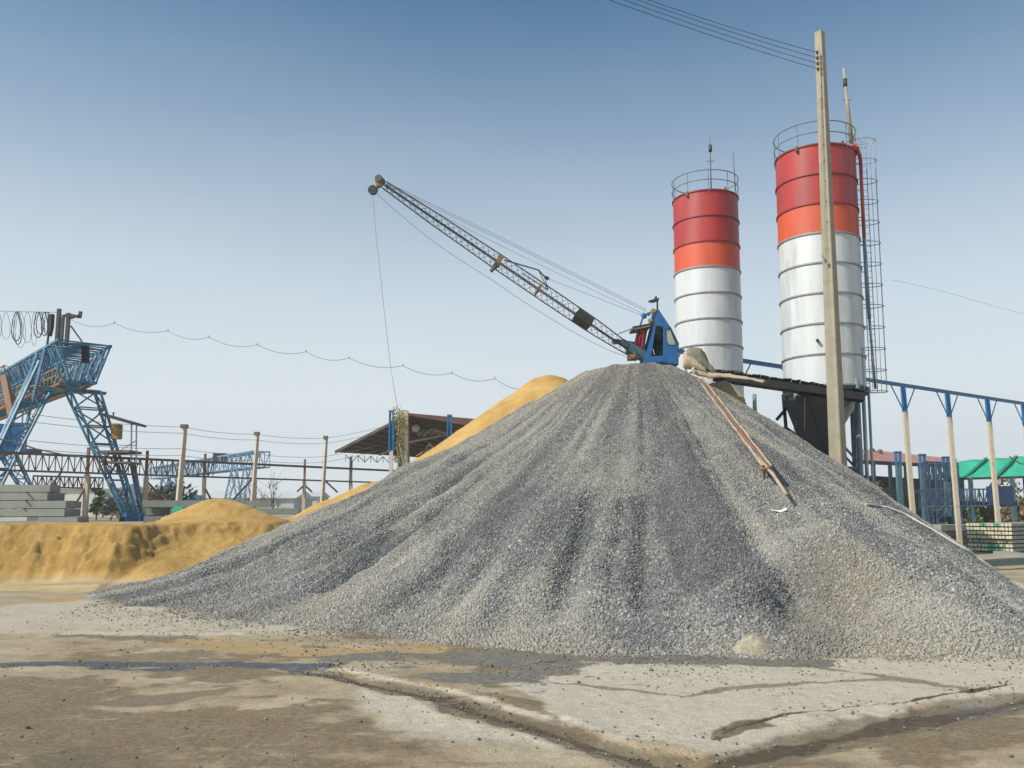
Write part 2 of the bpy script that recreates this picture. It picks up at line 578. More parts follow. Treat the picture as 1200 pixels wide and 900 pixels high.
# ------------------------------------------------------------------ sun and sky
SUN = Vector((-0.83, -0.46, 0.84)).normalized()
el = math.asin(SUN.z); az = math.atan2(SUN.x, SUN.y)
sl = bpy.data.lights.new("sun", "SUN")
sl.energy = 4.6; sl.angle = math.radians(0.53); sl.color = (1.0, 0.925, 0.80)
so = bpy.data.objects.new("sun", sl)
so.rotation_euler = SUN.to_track_quat("Z", "Y").to_euler()
so.location = SUN * 60
COL.objects.link(so)
W = bpy.data.worlds.new("World"); SC.world = W; W.use_nodes = True
wt = W.node_tree; bg = wt.nodes["Background"]
sky = wt.nodes.new("ShaderNodeTexSky"); sky.sky_type = "NISHITA"
sky.sun_disc = False; sky.sun_elevation = el; sky.sun_rotation = az
sky.air_density = 1.0; sky.dust_density = 2.2; sky.ozone_density = 2.0; sky.altitude = 50
SKY_STRENGTH = 0.105
bg.inputs["Strength"].default_value = SKY_STRENGTH
# haze band near the horizon: a property of the air, laid out by world elevation
tc = wt.nodes.new("ShaderNodeTexCoord"); sx_ = wt.nodes.new("ShaderNodeSeparateXYZ")
wt.links.new(tc.outputs["Generated"], sx_.inputs[0])
rp = wt.nodes.new("ShaderNodeValToRGB"); rp.color_ramp.interpolation = "B_SPLINE"
for i, (pz, f) in enumerate(((0.0, 1.0), (0.09, 0.95), (0.19, 0.83), (0.32, 0.52), (0.44, 0.18), (0.56, 0.0))):
    e_ = rp.color_ramp.elements[i] if i < 1 else (rp.color_ramp.elements[-1] if i == 5 else rp.color_ramp.elements.new(pz))
    e_.position = pz; e_.color = (f, f, f, 1)
nz = wt.nodes.new("ShaderNodeTexNoise"); nz.inputs["Scale"].default_value = 1.6; nz.inputs["Detail"].default_value = 5
mpz = wt.nodes.new("ShaderNodeMapping"); mpz.inputs["Scale"].default_value = (1, 1, 4.5)
wt.links.new(tc.outputs["Generated"], mpz.inputs[0]); wt.links.new(mpz.outputs[0], nz.inputs["Vector"])
ad = wt.nodes.new("ShaderNodeMath"); ad.operation = "MULTIPLY_ADD"; ad.inputs[1].default_value = -0.07
wt.links.new(nz.outputs["Fac"], ad.inputs[0]); wt.links.new(sx_.outputs[2], ad.inputs[2])
ad2 = wt.nodes.new("ShaderNodeMath"); ad2.operation = "ADD"; ad2.inputs[1].default_value = 0.035
wt.links.new(ad.outputs[0], ad2.inputs[0]); wt.links.new(ad2.outputs[0], rp.inputs[0])
mu = wt.nodes.new("ShaderNodeMix"); mu.data_type = "RGBA"; mu.blend_type = "MULTIPLY"; mu.inputs[0].default_value = 1.0
mu.inputs[7].default_value = (0.47, 0.93, 1.06, 1)
wt.links.new(sky.outputs[0], mu.inputs[6])
hx = wt.nodes.new("ShaderNodeMix"); hx.data_type = "RGBA"
wt.links.new(rp.outputs[0], hx.inputs[0]); wt.links.new(mu.outputs[2], hx.inputs[6])
hx.inputs[7].default_value = (0.755 / SKY_STRENGTH, 0.81 / SKY_STRENGTH, 0.835 / SKY_STRENGTH, 1)
wt.links.new(hx.outputs[2], bg.inputs["Color"])
SC.view_settings.view_transform = "Standard"; SC.view_settings.look = "None"
SC.view_settings.exposure = 0.13; SC.view_settings.gamma = 1.0; SC.view_settings.use_curve_mapping = False

# ------------------------------------------------------------------ ground
def spaced(lo, hi, fine_lo, fine_hi, step, grow):
    a = list(np.arange(fine_lo, fine_hi + step / 2, step))
    s = step; up = []; v = fine_hi
    while v < hi: s *= grow; v += s; up.append(v)
    s = step; dn = []; v = fine_lo
    while v > lo: s *= grow; v -= s; dn.append(v)
    return np.array(dn[::-1] + a + up)


gx = spaced(-3000, 3000, -10.0, 11.5, 0.05, 1.13)
gy = np.concatenate([[-200, -60, -20, -5, 0, 3, 5, 6.5, 7.3], np.arange(7.8, 19.0, 0.042), np.arange(19.0, 30, 0.16), spaced(30, 3500, 30.1, 44, 0.4, 1.12)[1:]])
GX, GY = np.meshgrid(gx, gy)
near = (np.abs(GX) < 14) & (GY > 6) & (GY < 34)


def on_near(fn):
    out = np.zeros(GX.shape)
    out[near] = fn(GX[near], GY[near])
    return out


def G(pts):
    return [gnd(*p) for p in pts]


def wob(x, y, s=1.0, seed=70):
    return s * fbm(x * 1.3, y * 1.3, seed, 4)


def stroke(pts, w, soft=0.5, n=0.35, seed=70):
    P = G(pts)
    def fn(x, y):
        d = seg_dist(x, y, P) + wob(x, y, n * w * 1.6, seed) + 0.4 * w * fbm(x * 5, y * 5, seed + 3, 2)
        return 1 - sstep(d, w * (1 - soft), w * (1 + soft))
    return on_near(fn)


def region(pts, soft, n=0.3, seed=80):
    P = G(pts)
    def fn(x, y):
        x2 = x + n * fbm(x * 0.9, y * 0.9, seed, 4); y2 = y + n * fbm(x * 0.9, y * 0.9, seed + 5, 4)
        d = seg_dist(x2, y2, P + P[:1])
        d = np.where(in_poly(x2, y2, P), d, -d)
        return sstep(d, -soft, soft)
    return on_near(fn)


rutL = [(360, 786), (410, 793), (450, 803), (520, 818), (580, 838), (640, 854), (700, 871), (770, 889), (825, 897)]
rutR = [(790, 899), (830, 893), (900, 880), (1000, 858), (1100, 838), (1200, 818), (1300, 800)]
crack = [(838, 864), (855, 853), (875, 849), (905, 840), (960, 833), (1050, 824), (1120, 812), (1180, 804)]
s_rutL = stroke(rutL, 0.32, 0.6, 0.5); s_rutR = stroke(rutR, 0.42, 0.6, 0.5, 75)
s_crack = np.maximum(stroke(crack, 0.05, 0.7, 0.8, 78), 0.62 * stroke([(842, 862), (862, 853), (884, 847)], 0.14, 0.8, 1.6, 79))
s_lines = np.maximum.reduce([
    0.9 * stroke([(590, 793), (660, 800), (740, 808), (800, 816)], 0.06, 0.9, 1.0, 81),
    0.75 * stroke([(800, 816), (850, 806), (960, 799), (1050, 795)], 0.09, 0.9, 1.0, 82),
    0.8 * stroke([(930, 778), (1010, 789), (1070, 798), (1130, 808)], 0.14, 0.9, 1.0, 83),
    0.5 * stroke([(60, 868), (150, 853), (245, 834)], 0.035, 0.8, 0.4, 84),
    0.4 * stroke([(1050, 772), (1120, 776), (1260, 776)], 0.3, 0.8, 0.8, 85)])
s_wet = stroke([(-40, 776), (60, 777), (150, 778), (260, 779), (400, 781), (500, 779), (600, 777), (700, 770)], 0.24, 0.6, 0.5, 86)
s_wet = s_wet * on_near(lambda x, y: sstep(fbm(x * 0.45 + 3, y * 0 + 1, 87, 3) + 0.5 * fbm(x * 3, y * 8, 88, 3), -0.35, 0.3))
s_wet = np.maximum(s_wet, 0.9 * stroke([(120, 783), (170, 784), (215, 783)], 0.22, 0.8, 0.8, 87))
s_wet = np.maximum(s_wet, 0.55 * stroke([(1130, 832), (1200, 822), (1280, 812)], 0.2, 0.8, 0.8, 88))
s_mud = stroke([(215, 752), (280, 757), (340, 763), (420, 764), (500, 760)], 0.55, 0.5, 0.6, 89)
s_mud = np.maximum(s_mud, 0.9 * stroke([(-30, 704), (40, 704), (75, 702)], 0.6, 0.7, 0.8, 90))
s_pale = region([(585, 800), (640, 792), (700, 778), (830, 782), (930, 772), (1280, 776), (1280, 805), (1100, 826), (1000, 848), (905, 868), (830, 884), (740, 862), (660, 838), (600, 815)], 0.22, 0.5)
s_pale = np.maximum(s_pale, 0.9 * stroke([(85, 741), (150, 743), (270, 743)], 0.28, 0.7, 0.6, 91))
s_pale = np.maximum(s_pale, 0.7 * stroke([(400, 784), (455, 795), (530, 810), (600, 832), (660, 847)], 0.10, 0.8, 0.6, 92))
s_pale = np.maximum(s_pale, 0.6 * region([(-60, 712), (90, 704), (240, 716), (400, 738), (420, 748), (220, 746), (60, 742), (-60, 744)], 0.5, 0.7, 105))
s_pale = np.maximum(s_pale, 0.75 * region([(395, 800), (500, 825), (600, 855), (700, 885), (560, 880), (420, 850)], 0.5, 0.7, 93))
s_rub = 0.9 * stroke([(400, 770), (500, 766), (600, 768), (700, 772), (800, 773), (880, 774), (950, 776)], 0.38, 0.8, 1.0, 108) + region([(380, 780), (540, 762), (700, 768), (860, 772), (960, 778), (760, 788), (690, 796), (600, 806), (500, 800)], 0.35, 0.9, 94) * on_near(lambda x, y: sstep(fbm(x * 1.1, y * 1.5, 95, 4), -0.25, 0.35))
brown = on_near(lambda x, y: sstep(fbm(x * 0.42, y * 0.75, 96, 5) + 0.25 * fbm(x * 3, y * 4, 97, 3), 0.0, 0.42))
s_brown = np.clip(brown + 0.45 * region([(-150, 835), (300, 840), (480, 862), (560, 905), (-150, 905)], 0.5, 0.8, 109), 0, 1) * (1 - s_pale * 0.9)  # brown earth; lower-left corner browned further to imitate lens vignetting
dark_edge = np.maximum(stroke([(-60, 884), (60, 888), (130, 896)], 0.5, 0.8, 0.9, 98), stroke([(780, 897), (900, 893), (960, 897)], 0.35, 0.8, 0.9, 99))
dark_edge = np.maximum(dark_edge * .8, 0.7 * stroke([(150, 824), (200, 818), (260, 810)], 0.35, 0.8, 1.2, 100))
s_dark = np.clip(np.maximum.reduce([s_rutL * 0.9, s_rutR * 0.85, s_crack, s_lines, dark_edge]), 0, 1)
s_dark = sstep(s_dark, 0.1, 0.9)
s_core = np.maximum.reduce([stroke(rutL, 0.11, 0.7, 0.9, 106), stroke(rutR, 0.15, 0.7, 0.9, 107), s_crack])

YE = 32.6 + 1.1 * np.maximum(0, np.minimum(GX, 2) + 15)
GZ = TERR * sstep(GY, YE, YE + 1.6) * (1 - sstep(GX, -4.0, 1.5)) * (GY < 3600)
rough_n = np.zeros(GX.shape); rough_n[near] = 0.035 * fbm(GX[near] * 0.8, GY[near] * 0.8, 101, 4) + 0.018 * fbm(GX[near] * 4, GY[near] * 4, 102, 3) + 0.008 * fbm(GX[near] * 14, GY[near] * 14, 103, 2)
berm = stroke(rutL, 0.55, 0.5, 0.5) + stroke(rutR, 0.7, 0.5, 0.5, 75)
GZ = GZ + rough_n - 0.10 * s_rutL - 0.09 * s_rutR - 0.03 * s_crack - 0.02 * s_wet + 0.035 * np.clip(berm, 0, 1) - 0.02 * s_mud
far_n = (~near) & (np.hypot(GX, GY) < 140)
GZ[far_n] += 0.06 * fbm(GX[far_n] * 0.3, GY[far_n] * 0.3, 104, 3)

m = NT("trampled_dusty_ground")
nb = m.noise(0.55, 7, 0.65, m.pos((1, 1.5, 1))); nf = m.noise(9, 6, 0.7); ng = m.noise(60, 3, 0.7)
nsh = m.noise(0.9, 12, 0.72, m.pos((0.8, 1.5, 1)))
c = m.ramp(nb, [(0.3, (0.32, 0.23, 0.13)), (0.5, (0.46, 0.355, 0.225)), (0.7, (0.60, 0.49, 0.345))])
br = m.n("ShaderNodeMath", operation="MULTIPLY_ADD"); m.l(m.attr("brown"), br.inputs[0]); br.inputs[1].default_value = 0.42; m.l(nsh, br.inputs[2])
c = m.mix(m.ramp(br.outputs[0], [(0.57, 0.0), (0.74, 0.85)]), c, m.ramp(m.noise(13, 10, 0.8), [(0.34, (0.11, 0.075, 0.036)), (0.5, (0.21, 0.148, 0.08)), (0.66, (0.37, 0.275, 0.165))]))
c = m.mix(m.sharp("pale", 0.8, 0.28, 0.72, 4), c, m.ramp(nf, [(0.25, (0.50, 0.43, 0.335)), (0.7, (0.73, 0.635, 0.51))]))
c = m.mix(m.sharp("mud", 0.5, 0.35, 0.7, 5), c, m.ramp(nf, [(0.3, (0.42, 0.275, 0.12)), (0.7, (0.54, 0.375, 0.185))]))
c = m.mix(m.sharp("rubble", 0.9, 0.4, 0.6, 14), c, m.ramp(nf, [(0.3, (0.12, 0.105, 0.085)), (0.7, (0.29, 0.26, 0.22))]))
c = m.mix(m.sharp("wet", 0.5, 0.36, 0.56, 9), c, (0.075, 0.085, 0.10))
dk = m.n("ShaderNodeMath", operation="MULTIPLY"); m.l(m.sharp("dark", 0.8, 0.3, 0.75, 9), dk.inputs[0]); dk.inputs[1].default_value = 0.72
c = m.mix(dk.outputs[0], c, m.ramp(m.noise(22, 8, 0.8), [(0.32, (0.075, 0.054, 0.03)), (0.5, (0.16, 0.118, 0.07)), (0.66, (0.29, 0.225, 0.145))]))
c = m.mix(m.sharp("core", 0.9, 0.4, 0.75, 16), c, m.ramp(nf, [(0.3, (0.045, 0.032, 0.018)), (0.7, (0.14, 0.10, 0.06))]))
c = m.mix(m.ramp(ng, [(0.3, 0.5), (0.6, 0.0)]), c, (0.10, 0.075, 0.045))
c = m.mix(1.0, c, m.ramp(m.noise(32, 8, 0.8), [(0.33, (0.68, 0.67, 0.65)), (0.5, (1.0, 1.0, 1.0)), (0.68, (1.16, 1.15, 1.13))]), "MULTIPLY")
vg = m.n("ShaderNodeTexVoronoi"); vg.inputs["Scale"].default_value = 26; m.l(m.pos(), vg.inputs["Vector"])
c = m.mix(m.ramp(vg.outputs["Distance"], [(0.10, 0.45), (0.2, 0.0)]), c, (0.13, 0.12, 0.11))
ns = m.noise(1.6, 9, 0.78, m.pos((0.55, 1.6, 1)))
c = m.mix(m.ramp(ns, [(0.34, 0.5), (0.44, 0.0)]), c, (0.17, 0.125, 0.075))
c = m.mix(m.ramp(ns, [(0.56, 0.0), (0.7, 0.45)]), c, (0.60, 0.52, 0.41))
m.l(c, m.b.inputs["Base Color"])
rr_ = m.mix(m.attr("wet"), (0.92, 0.92, 0.92), (0.16, 0.16, 0.16))
m.l(rr_, m.b.inputs["Roughness"])
m.bump(m.mix(0.5, nf, ng), 0.9, 0.05)
ground = grid_mesh("ground", GX, GY, GZ, m.m, {"brown": s_brown, "pale": s_pale, "mud": s_mud, "rubble": s_rub, "wet": s_wet * (1 - 0.35 * s_rub), "dark": s_dark, "core": s_core})
tag(ground, kind="structure")

# ------------------------------------------------------------------ gravel heap
nfr, nbk = 820, 120
ph = np.concatenate([np.linspace(-1.95, 1.95, nfr), np.linspace(1.95, 2 * math.pi - 1.95, nbk)[1:]])
rn = np.concatenate([np.linspace(0, 1.0, 250), [1.02, 1.05]])
PHg, RNg = np.meshgrid(ph, rn)
RR = RNg * (np.interp((PHg + math.pi) % (2 * math.pi) - math.pi, PHI, RAD) * 1.02 + np.interp((PHg + math.pi) % (2 * math.pi) - math.pi, np.radians([-180, -100, -80, -60, -40, -15, 10, 60, 180]), [.3, .3, 1.2, 1.8, 1.9, .9, .4, .3, .2]))
# let the lumps at the foot run a little further out
RR = RR * (1 + 0.05 * sstep(RNg, 0.6, 1) * np.exp(-((PHg - 0.3) / 0.5) ** 2))
HX = AX + RR * np.sin(PHg); HY = AY - RR * np.cos(PHg)
HZ = heap_z(HX, HY)
dust = np.clip(0.5 + 1.05 * fbm(PHg * 15 + 0.6 * fbm(HX * 0.2, HY * 0.2, 110, 3), RR * 0.07, 111, 4) + 0.6 * fbm(HX * 0.35, HY * 0.35, 112, 4), 0, 1)
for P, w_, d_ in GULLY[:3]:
    dust = dust - 0.3 * np.exp(-(seg_dist(HX, HY, P) / 0.9) ** 2)  # gravel tone darkened along these gullies, crevice shade put into the colour
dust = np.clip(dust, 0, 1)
top_tan = sstep(HZ, 5.0, 8.6) * 0.5 + np.exp(-((PHg - 0.95) / 0.22) ** 2) * sstep(HZ, 2.2, 4.5) * 0.5
foot_tan = (1 - sstep(HZ, 0.0, 0.9)) * 0.55
lump = np.exp(-(((HX - 7.3) / 1.2) ** 2 + ((HY - 18.8) / 1.6) ** 2)) * 0.55
tan_ = np.clip(top_tan + foot_tan + lump + 0.45 * fbm(HX * 0.3 + 9, HY * 0.3, 113, 4), 0, 1)


def gravel_colour(nt, fac, dust, tan):
    c = nt.ramp(fac, [(0.0, (0.095, 0.093, 0.094)), (0.3, (0.175, 0.17, 0.166)), (0.65, (0.25, 0.241, 0.228)), (0.88, (0.33, 0.316, 0.29)), (1.0, (0.45, 0.425, 0.38))])
    c = nt.mix(nt.ramp(dust, [(0.45, 0.0), (0.88, 0.75)]), c, (0.37, 0.343, 0.295))
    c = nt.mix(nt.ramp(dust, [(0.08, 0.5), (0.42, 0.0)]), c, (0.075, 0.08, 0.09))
    return nt.mix(nt.ramp(tan, [(0.2, 0.0), (1.0, 0.65)]), c, (0.33, 0.275, 0.20))


mh = NT("crushed_gravel_bed")
vo = mh.n("ShaderNodeTexVoronoi"); vo.inputs["Scale"].default_value = 17; mh.l(mh.pos(), vo.inputs["Vector"])
sp = mh.n("ShaderNodeSeparateColor"); mh.l(vo.outputs["Color"], sp.inputs[0])
mh.l(mh.mix(1.0, gravel_colour(mh, sp.outputs[0], mh.attr("dust"), mh.attr("tan")), (0.72, 0.72, 0.72), "MULTIPLY"), mh.b.inputs["Base Color"])
mh.b.inputs["Roughness"].default_value = 0.95
mh.bump(vo.outputs["Distance"], 0.8, 0.05)

ms = NT("crushed_gravel_stones")
mx = ms.n("ShaderNodeMath", operation="ADD")
ms.l(gravel_colour(ms, ms.attr("shade", True), ms.attr("dust", True), ms.attr("tan", True)), ms.b.inputs["Base Color"])
ms.b.inputs["Roughness"].default_value = 0.9
M["stones"] = ms.m

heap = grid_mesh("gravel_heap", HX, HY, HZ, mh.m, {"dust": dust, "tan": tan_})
tag(heap, "huge cone of crushed grey gravel rising in the middle of the yard", "gravel heap")

# loose stones that cover the heap's skin: one uncountable mass
keep = (np.abs((PHg + math.pi) % (2 * math.pi) - math.pi) < 1.9) & (HZ > -0.03)
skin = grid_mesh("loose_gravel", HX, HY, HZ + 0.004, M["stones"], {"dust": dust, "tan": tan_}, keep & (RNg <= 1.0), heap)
tag(skin, kind="stuff")
ng_ = bpy.data.node_groups.new("scatter_stones", "GeometryNodeTree")
ng_.interface.new_socket("Geometry", in_out="INPUT", socket_type="NodeSocketGeometry")
ng_.interface.new_socket("Geometry", in_out="OUTPUT", socket_type="NodeSocketGeometry")
N = ng_.nodes.new; L = ng_.links.new
gi = N("NodeGroupInput"); go = N("NodeGroupOutput")
dp = N("GeometryNodeDistributePointsOnFaces"); dp.inputs["Density"].default_value = 620
ico = N("GeometryNodeMeshIcoSphere"); ico.inputs["Radius"].default_value = 1.0; ico.inputs["Subdivisions"].default_value = 1
smt = N("GeometryNodeSetMaterial"); smt.inputs["Material"].default_value = M["stones"]
inst = N("GeometryNodeInstanceOnPoints")
rs = N("FunctionNodeRandomValue"); rs.data_type = "FLOAT_VECTOR"
rs.inputs[0].default_value = (0.016, 0.014, 0.011); rs.inputs[1].default_value = (0.045, 0.037, 0.028)
rr = N("FunctionNodeRandomValue"); rr.data_type = "FLOAT_VECTOR"
rr.inputs[0].default_value = (0, 0, 0); rr.inputs[1].default_value = (6.28, 6.28, 6.28); rr.inputs["Seed"].default_value = 3
rc = N("FunctionNodeRandomValue"); rc.data_type = "FLOAT"; rc.inputs["Seed"].default_value = 9
st = N("GeometryNodeStoreNamedAttribute"); st.data_type = "FLOAT"; st.domain = "INSTANCE"; st.inputs["Name"].default_value = "shade"
L(gi.outputs[0], dp.inputs["Mesh"]); L(dp.outputs["Points"], inst.inputs["Points"])
L(ico.outputs["Mesh"], smt.inputs["Geometry"]); L(smt.outputs[0], inst.inputs["Instance"])
# few big stones among many small ones; coarse ones roll to the foot
rq = N("FunctionNodeRandomValue"); rq.data_type = "FLOAT"; rq.inputs["Seed"].default_value = 21
pw = N("ShaderNodeMath"); pw.operation = "POWER"; pw.inputs[1].default_value = 3.5; L(rq.outputs[1], pw.inputs[0])
ps = N("GeometryNodeInputPosition"); sz = N("ShaderNodeSeparateXYZ"); L(ps.outputs[0], sz.inputs[0])
mr = N("ShaderNodeMapRange"); mr.inputs[1].default_value = 0.0; mr.inputs[2].default_value = 4.5; mr.inputs[3].default_value = 1.0; mr.inputs[4].default_value = 0.78; L(sz.outputs[2], mr.inputs[0])
ma = N("ShaderNodeMath"); ma.operation = "MULTIPLY_ADD"; ma.inputs[1].default_value = 1.0; ma.inputs[2].default_value = 0.72; L(pw.outputs[0], ma.inputs[0])
mm_ = N("ShaderNodeMath"); mm_.operation = "MULTIPLY"; L(ma.outputs[0], mm_.inputs[0]); L(mr.outputs[0], mm_.inputs[1])
vs_ = N("ShaderNodeVectorMath"); vs_.operation = "SCALE"; L(rs.outputs[0], vs_.inputs[0]); L(mm_.outputs[0], vs_.inputs["Scale"])
L(vs_.outputs[0], inst.inputs["Scale"]); L(rr.outputs[0], inst.inputs["Rotation"])
L(inst.outputs[0], st.inputs["Geometry"]); L(rc.outputs[1], st.inputs["Value"])
L(st.outputs[0], go.inputs[0])
md = skin.modifiers.new("stones", "NODES"); md.node_group = ng_

# stones strewn over the yard in front of the heap (a mass nobody would count)
def strew(name, P, S, m, seed):
    rg = np.random.default_rng(seed)
    base = np.array([(0, 0, 1), (0.9, 0, 0.2), (0.28, 0.85, 0.25), (-0.72, 0.52, 0.15), (-0.72, -0.52, 0.2), (0.28, -0.85, 0.15), (0, 0, -0.6)])
    tri = np.array([(0, 1, 2), (0, 2, 3), (0, 3, 4), (0, 4, 5), (0, 5, 1), (6, 2, 1), (6, 3, 2), (6, 4, 3), (6, 5, 4), (6, 1, 5)])
    n = len(P)
    a = rg.uniform(0, 6.28, n); V = base[None] * rg.uniform(0.7, 1.3, (n, 7, 1))
    V = V * S[:, None, None] * np.stack([rg.uniform(0.8, 1.4, n), rg.uniform(0.7, 1.1, n), rg.uniform(0.5, 0.95, n)], 1)[:, None, :]
    ca, sa = np.cos(a)[:, None], np.sin(a)[:, None]
    V = np.stack([V[..., 0] * ca - V[..., 1] * sa, V[..., 0] * sa + V[..., 1] * ca, V[..., 2]], -1) + P[:, None, :]
    co = V.reshape(-1, 3).astype(np.float32); q = (tri[None] + (np.arange(n) * 7)[:, None, None]).reshape(-1, 3)
    me = bpy.data.meshes.new(name)
    me.vertices.add(len(co)); me.vertices.foreach_set("co", co.ravel())
    me.loops.add(q.size); me.loops.foreach_set("vertex_index", q.ravel().astype(np.int32))
    me.polygons.add(len(q)); me.polygons.foreach_set("loop_start", np.arange(0, q.size, 3, dtype=np.int32)); me.polygons.foreach_set("loop_total", np.full(len(q), 3, np.int32))
    me.update(calc_edges=True)
    at_ = me.attributes.new("shade", "FLOAT", "POINT"); at_.data.foreach_set("value", np.repeat(rg.uniform(0, 1, n), 7).astype(np.float32))
    me.materials.append(m)
    o = bpy.data.objects.new(name, me); COL.objects.link(o)
    return tag(o, kind="stuff")


m = NT("strewn_stone")
m.l(m.ramp(m.attr("shade"), [(0, (0.07, 0.065, 0.06)), (0.5, (0.16, 0.15, 0.14)), (1, (0.34, 0.31, 0.27))]), m.b.inputs["Base Color"])
m.b.inputs["Roughness"].default_value = 0.9
from bisect import bisect
xi = RNG.uniform(-12, 12.5, 160000); yi = RNG.uniform(8, 30, 160000)
hz = heap_z(xi, yi, False)
r_ = np.hypot(xi - AX, yi - AY); p_ = np.arctan2(xi - AX, -(yi - AY))
out = r_ - np.interp(p_, PHI, RAD) - np.interp(p_, np.radians([-180, -100, -80, -60, -40, -15, 10, 60, 180]), [.3, .3, .9, 1.4, 1.6, .7, .15, .1, .1])          # metres beyond the foot
pr = np.where(out < -0.5, 0, np.exp(-np.maximum(out - 0.1, 0) / 0.9) * 1.0 + 0.014)
for P, w, k in ((G(rutL), 0.5, 0.25), (G(rutR), 0.5, 0.12), (G([(380, 784), (540, 776), (760, 784)]), 0.7, 0.55), (G(crack), 0.25, 0.4), (G([(0, 779), (400, 782)]), 0.3, 0.25)):
    pr = np.maximum(pr, k * np.exp(-(seg_dist(xi, yi, P) / w) ** 2))
pr = pr * np.clip(0.55 + 1.3 * fbm(xi * 0.7, yi * 0.7, 120, 3), 0.05, 1.3)
ok = (RNG.uniform(0, 1, len(xi)) < pr) & (hz < 0.1)
xi, yi = xi[ok], yi[ok]
iu = np.clip(np.searchsorted(gx, xi), 0, len(gx) - 1); iv = np.clip(np.searchsorted(gy, yi), 0, len(gy) - 1)
zi = GZ[iv, iu]
S_ = RNG.uniform(0.007, 0.026, len(xi)) * np.where(RNG.uniform(0, 1, len(xi)) < 0.04, 1.7, 1)
strew("scattered_gravel", np.stack([xi, yi, zi + 0.3 * S_], 1), S_, m.m, 5)

# pale mound of stone dust at the foot
c0 = heap_hit(882, 752)
u = np.linspace(0, 2 * math.pi, 40); v = np.linspace(0, 1, 14)
U, V = np.meshgrid(u, v)
prof = 1 - V ** 1.6
nn = 0.12 * fbm(np.cos(U) * 2 * V, np.sin(U) * 2 * V, 130, 3)
mX = c0.x + (0.56 + 0.5 * nn) * V * np.cos(U); mY = c0.y - 0.05 + (0.38 + 0.2 * nn) * V * np.sin(U)
mZ = -0.05 + 0.42 * prof + nn * 0.4
pm = mat("pale_stone_dust", (0.36, 0.315, 0.225), 0.95, 0, 0.3, 12, (0.2, 0.185, 0.16), 0.45, 14, 0.8, 60)
tag(grid_mesh("stone_dust_mound", mX, mY, mZ, pm), "small pale cream mound of stone dust at the foot of the grey gravel heap", "mound")

# ------------------------------------------------------------------ sand
sx = np.concatenate([np.arange(-46, -21, 0.16), np.arange(-21, -9, 0.06), np.arange(-9, 9.01, 0.13)]); sy = np.concatenate([np.arange(26.5, 33, 0.05), np.arange(33, 56, 0.2)])
SX, SYg = np.meshgrid(sx, sy)
SZ = sand_z(SX, SYg) 
SZ = SZ + 0.05 * fbm(SX * 5, SYg * 5, 140, 3) * sstep(SZ, 0.1, 0.6)
yb = np.where(SX < -14, 33.2, 43.0) + 0.6 * fbm(SX * .5, SYg * .1, 142, 2)
SZ = np.where(SYg > yb, np.where(SZ < TERR + 0.35, SZ - 0.2 * (SYg - yb), SZ), SZ)
m = NT("yellow_building_sand")
c = m.ramp(m.noise(0.8, 6, 0.65), [(0.3, (0.46, 0.258, 0.062)), (0.5, (0.59, 0.352, 0.108)), (0.72, (0.68, 0.44, 0.165))])
c = m.mix(m.attr("damp"), c, m.ramp(m.noise(2.5, 6, 0.7), [(0.3, (0.22, 0.125, 0.028)), (0.62, (0.43, 0.27, 0.08))]))
c = m.mix(m.attr("floor"), c, m.ramp(m.noise(1.2, 5, 0.6, m.pos((0.5, 2.5, 1))), [(0.35, (0.45, 0.31, 0.14)), (0.65, (0.62, 0.48, 0.30))]))
m.l(c, m.b.inputs["Base Color"]); m.b.inputs["Roughness"].default_value = 0.95
m.bump(m.noise(11, 10, 0.8), 1.0, 0.10)
bankish = sstep(-SX, 10.0, 12.5) * (1 - sstep(SYg, 31.0, 31.8)) * sstep(SZ, 0.45, 0.7)
floor_ = (1 - sstep(SZ, 0.3, 0.45)) * sstep(-SX, 11, 13)
keep = (SZ > -0.35)
sand = grid_mesh("sand_heap", SX, SYg, SZ, m.m, {"damp": bankish * np.clip(0.62 + 0.9 * fbm(SX * 0.7, SYg * 0.9, 141, 4), 0, 1), "floor": floor_}, keep)
tag(sand, "yellow building sand heaped behind the gravel with a steep cut bank", "sand heap")

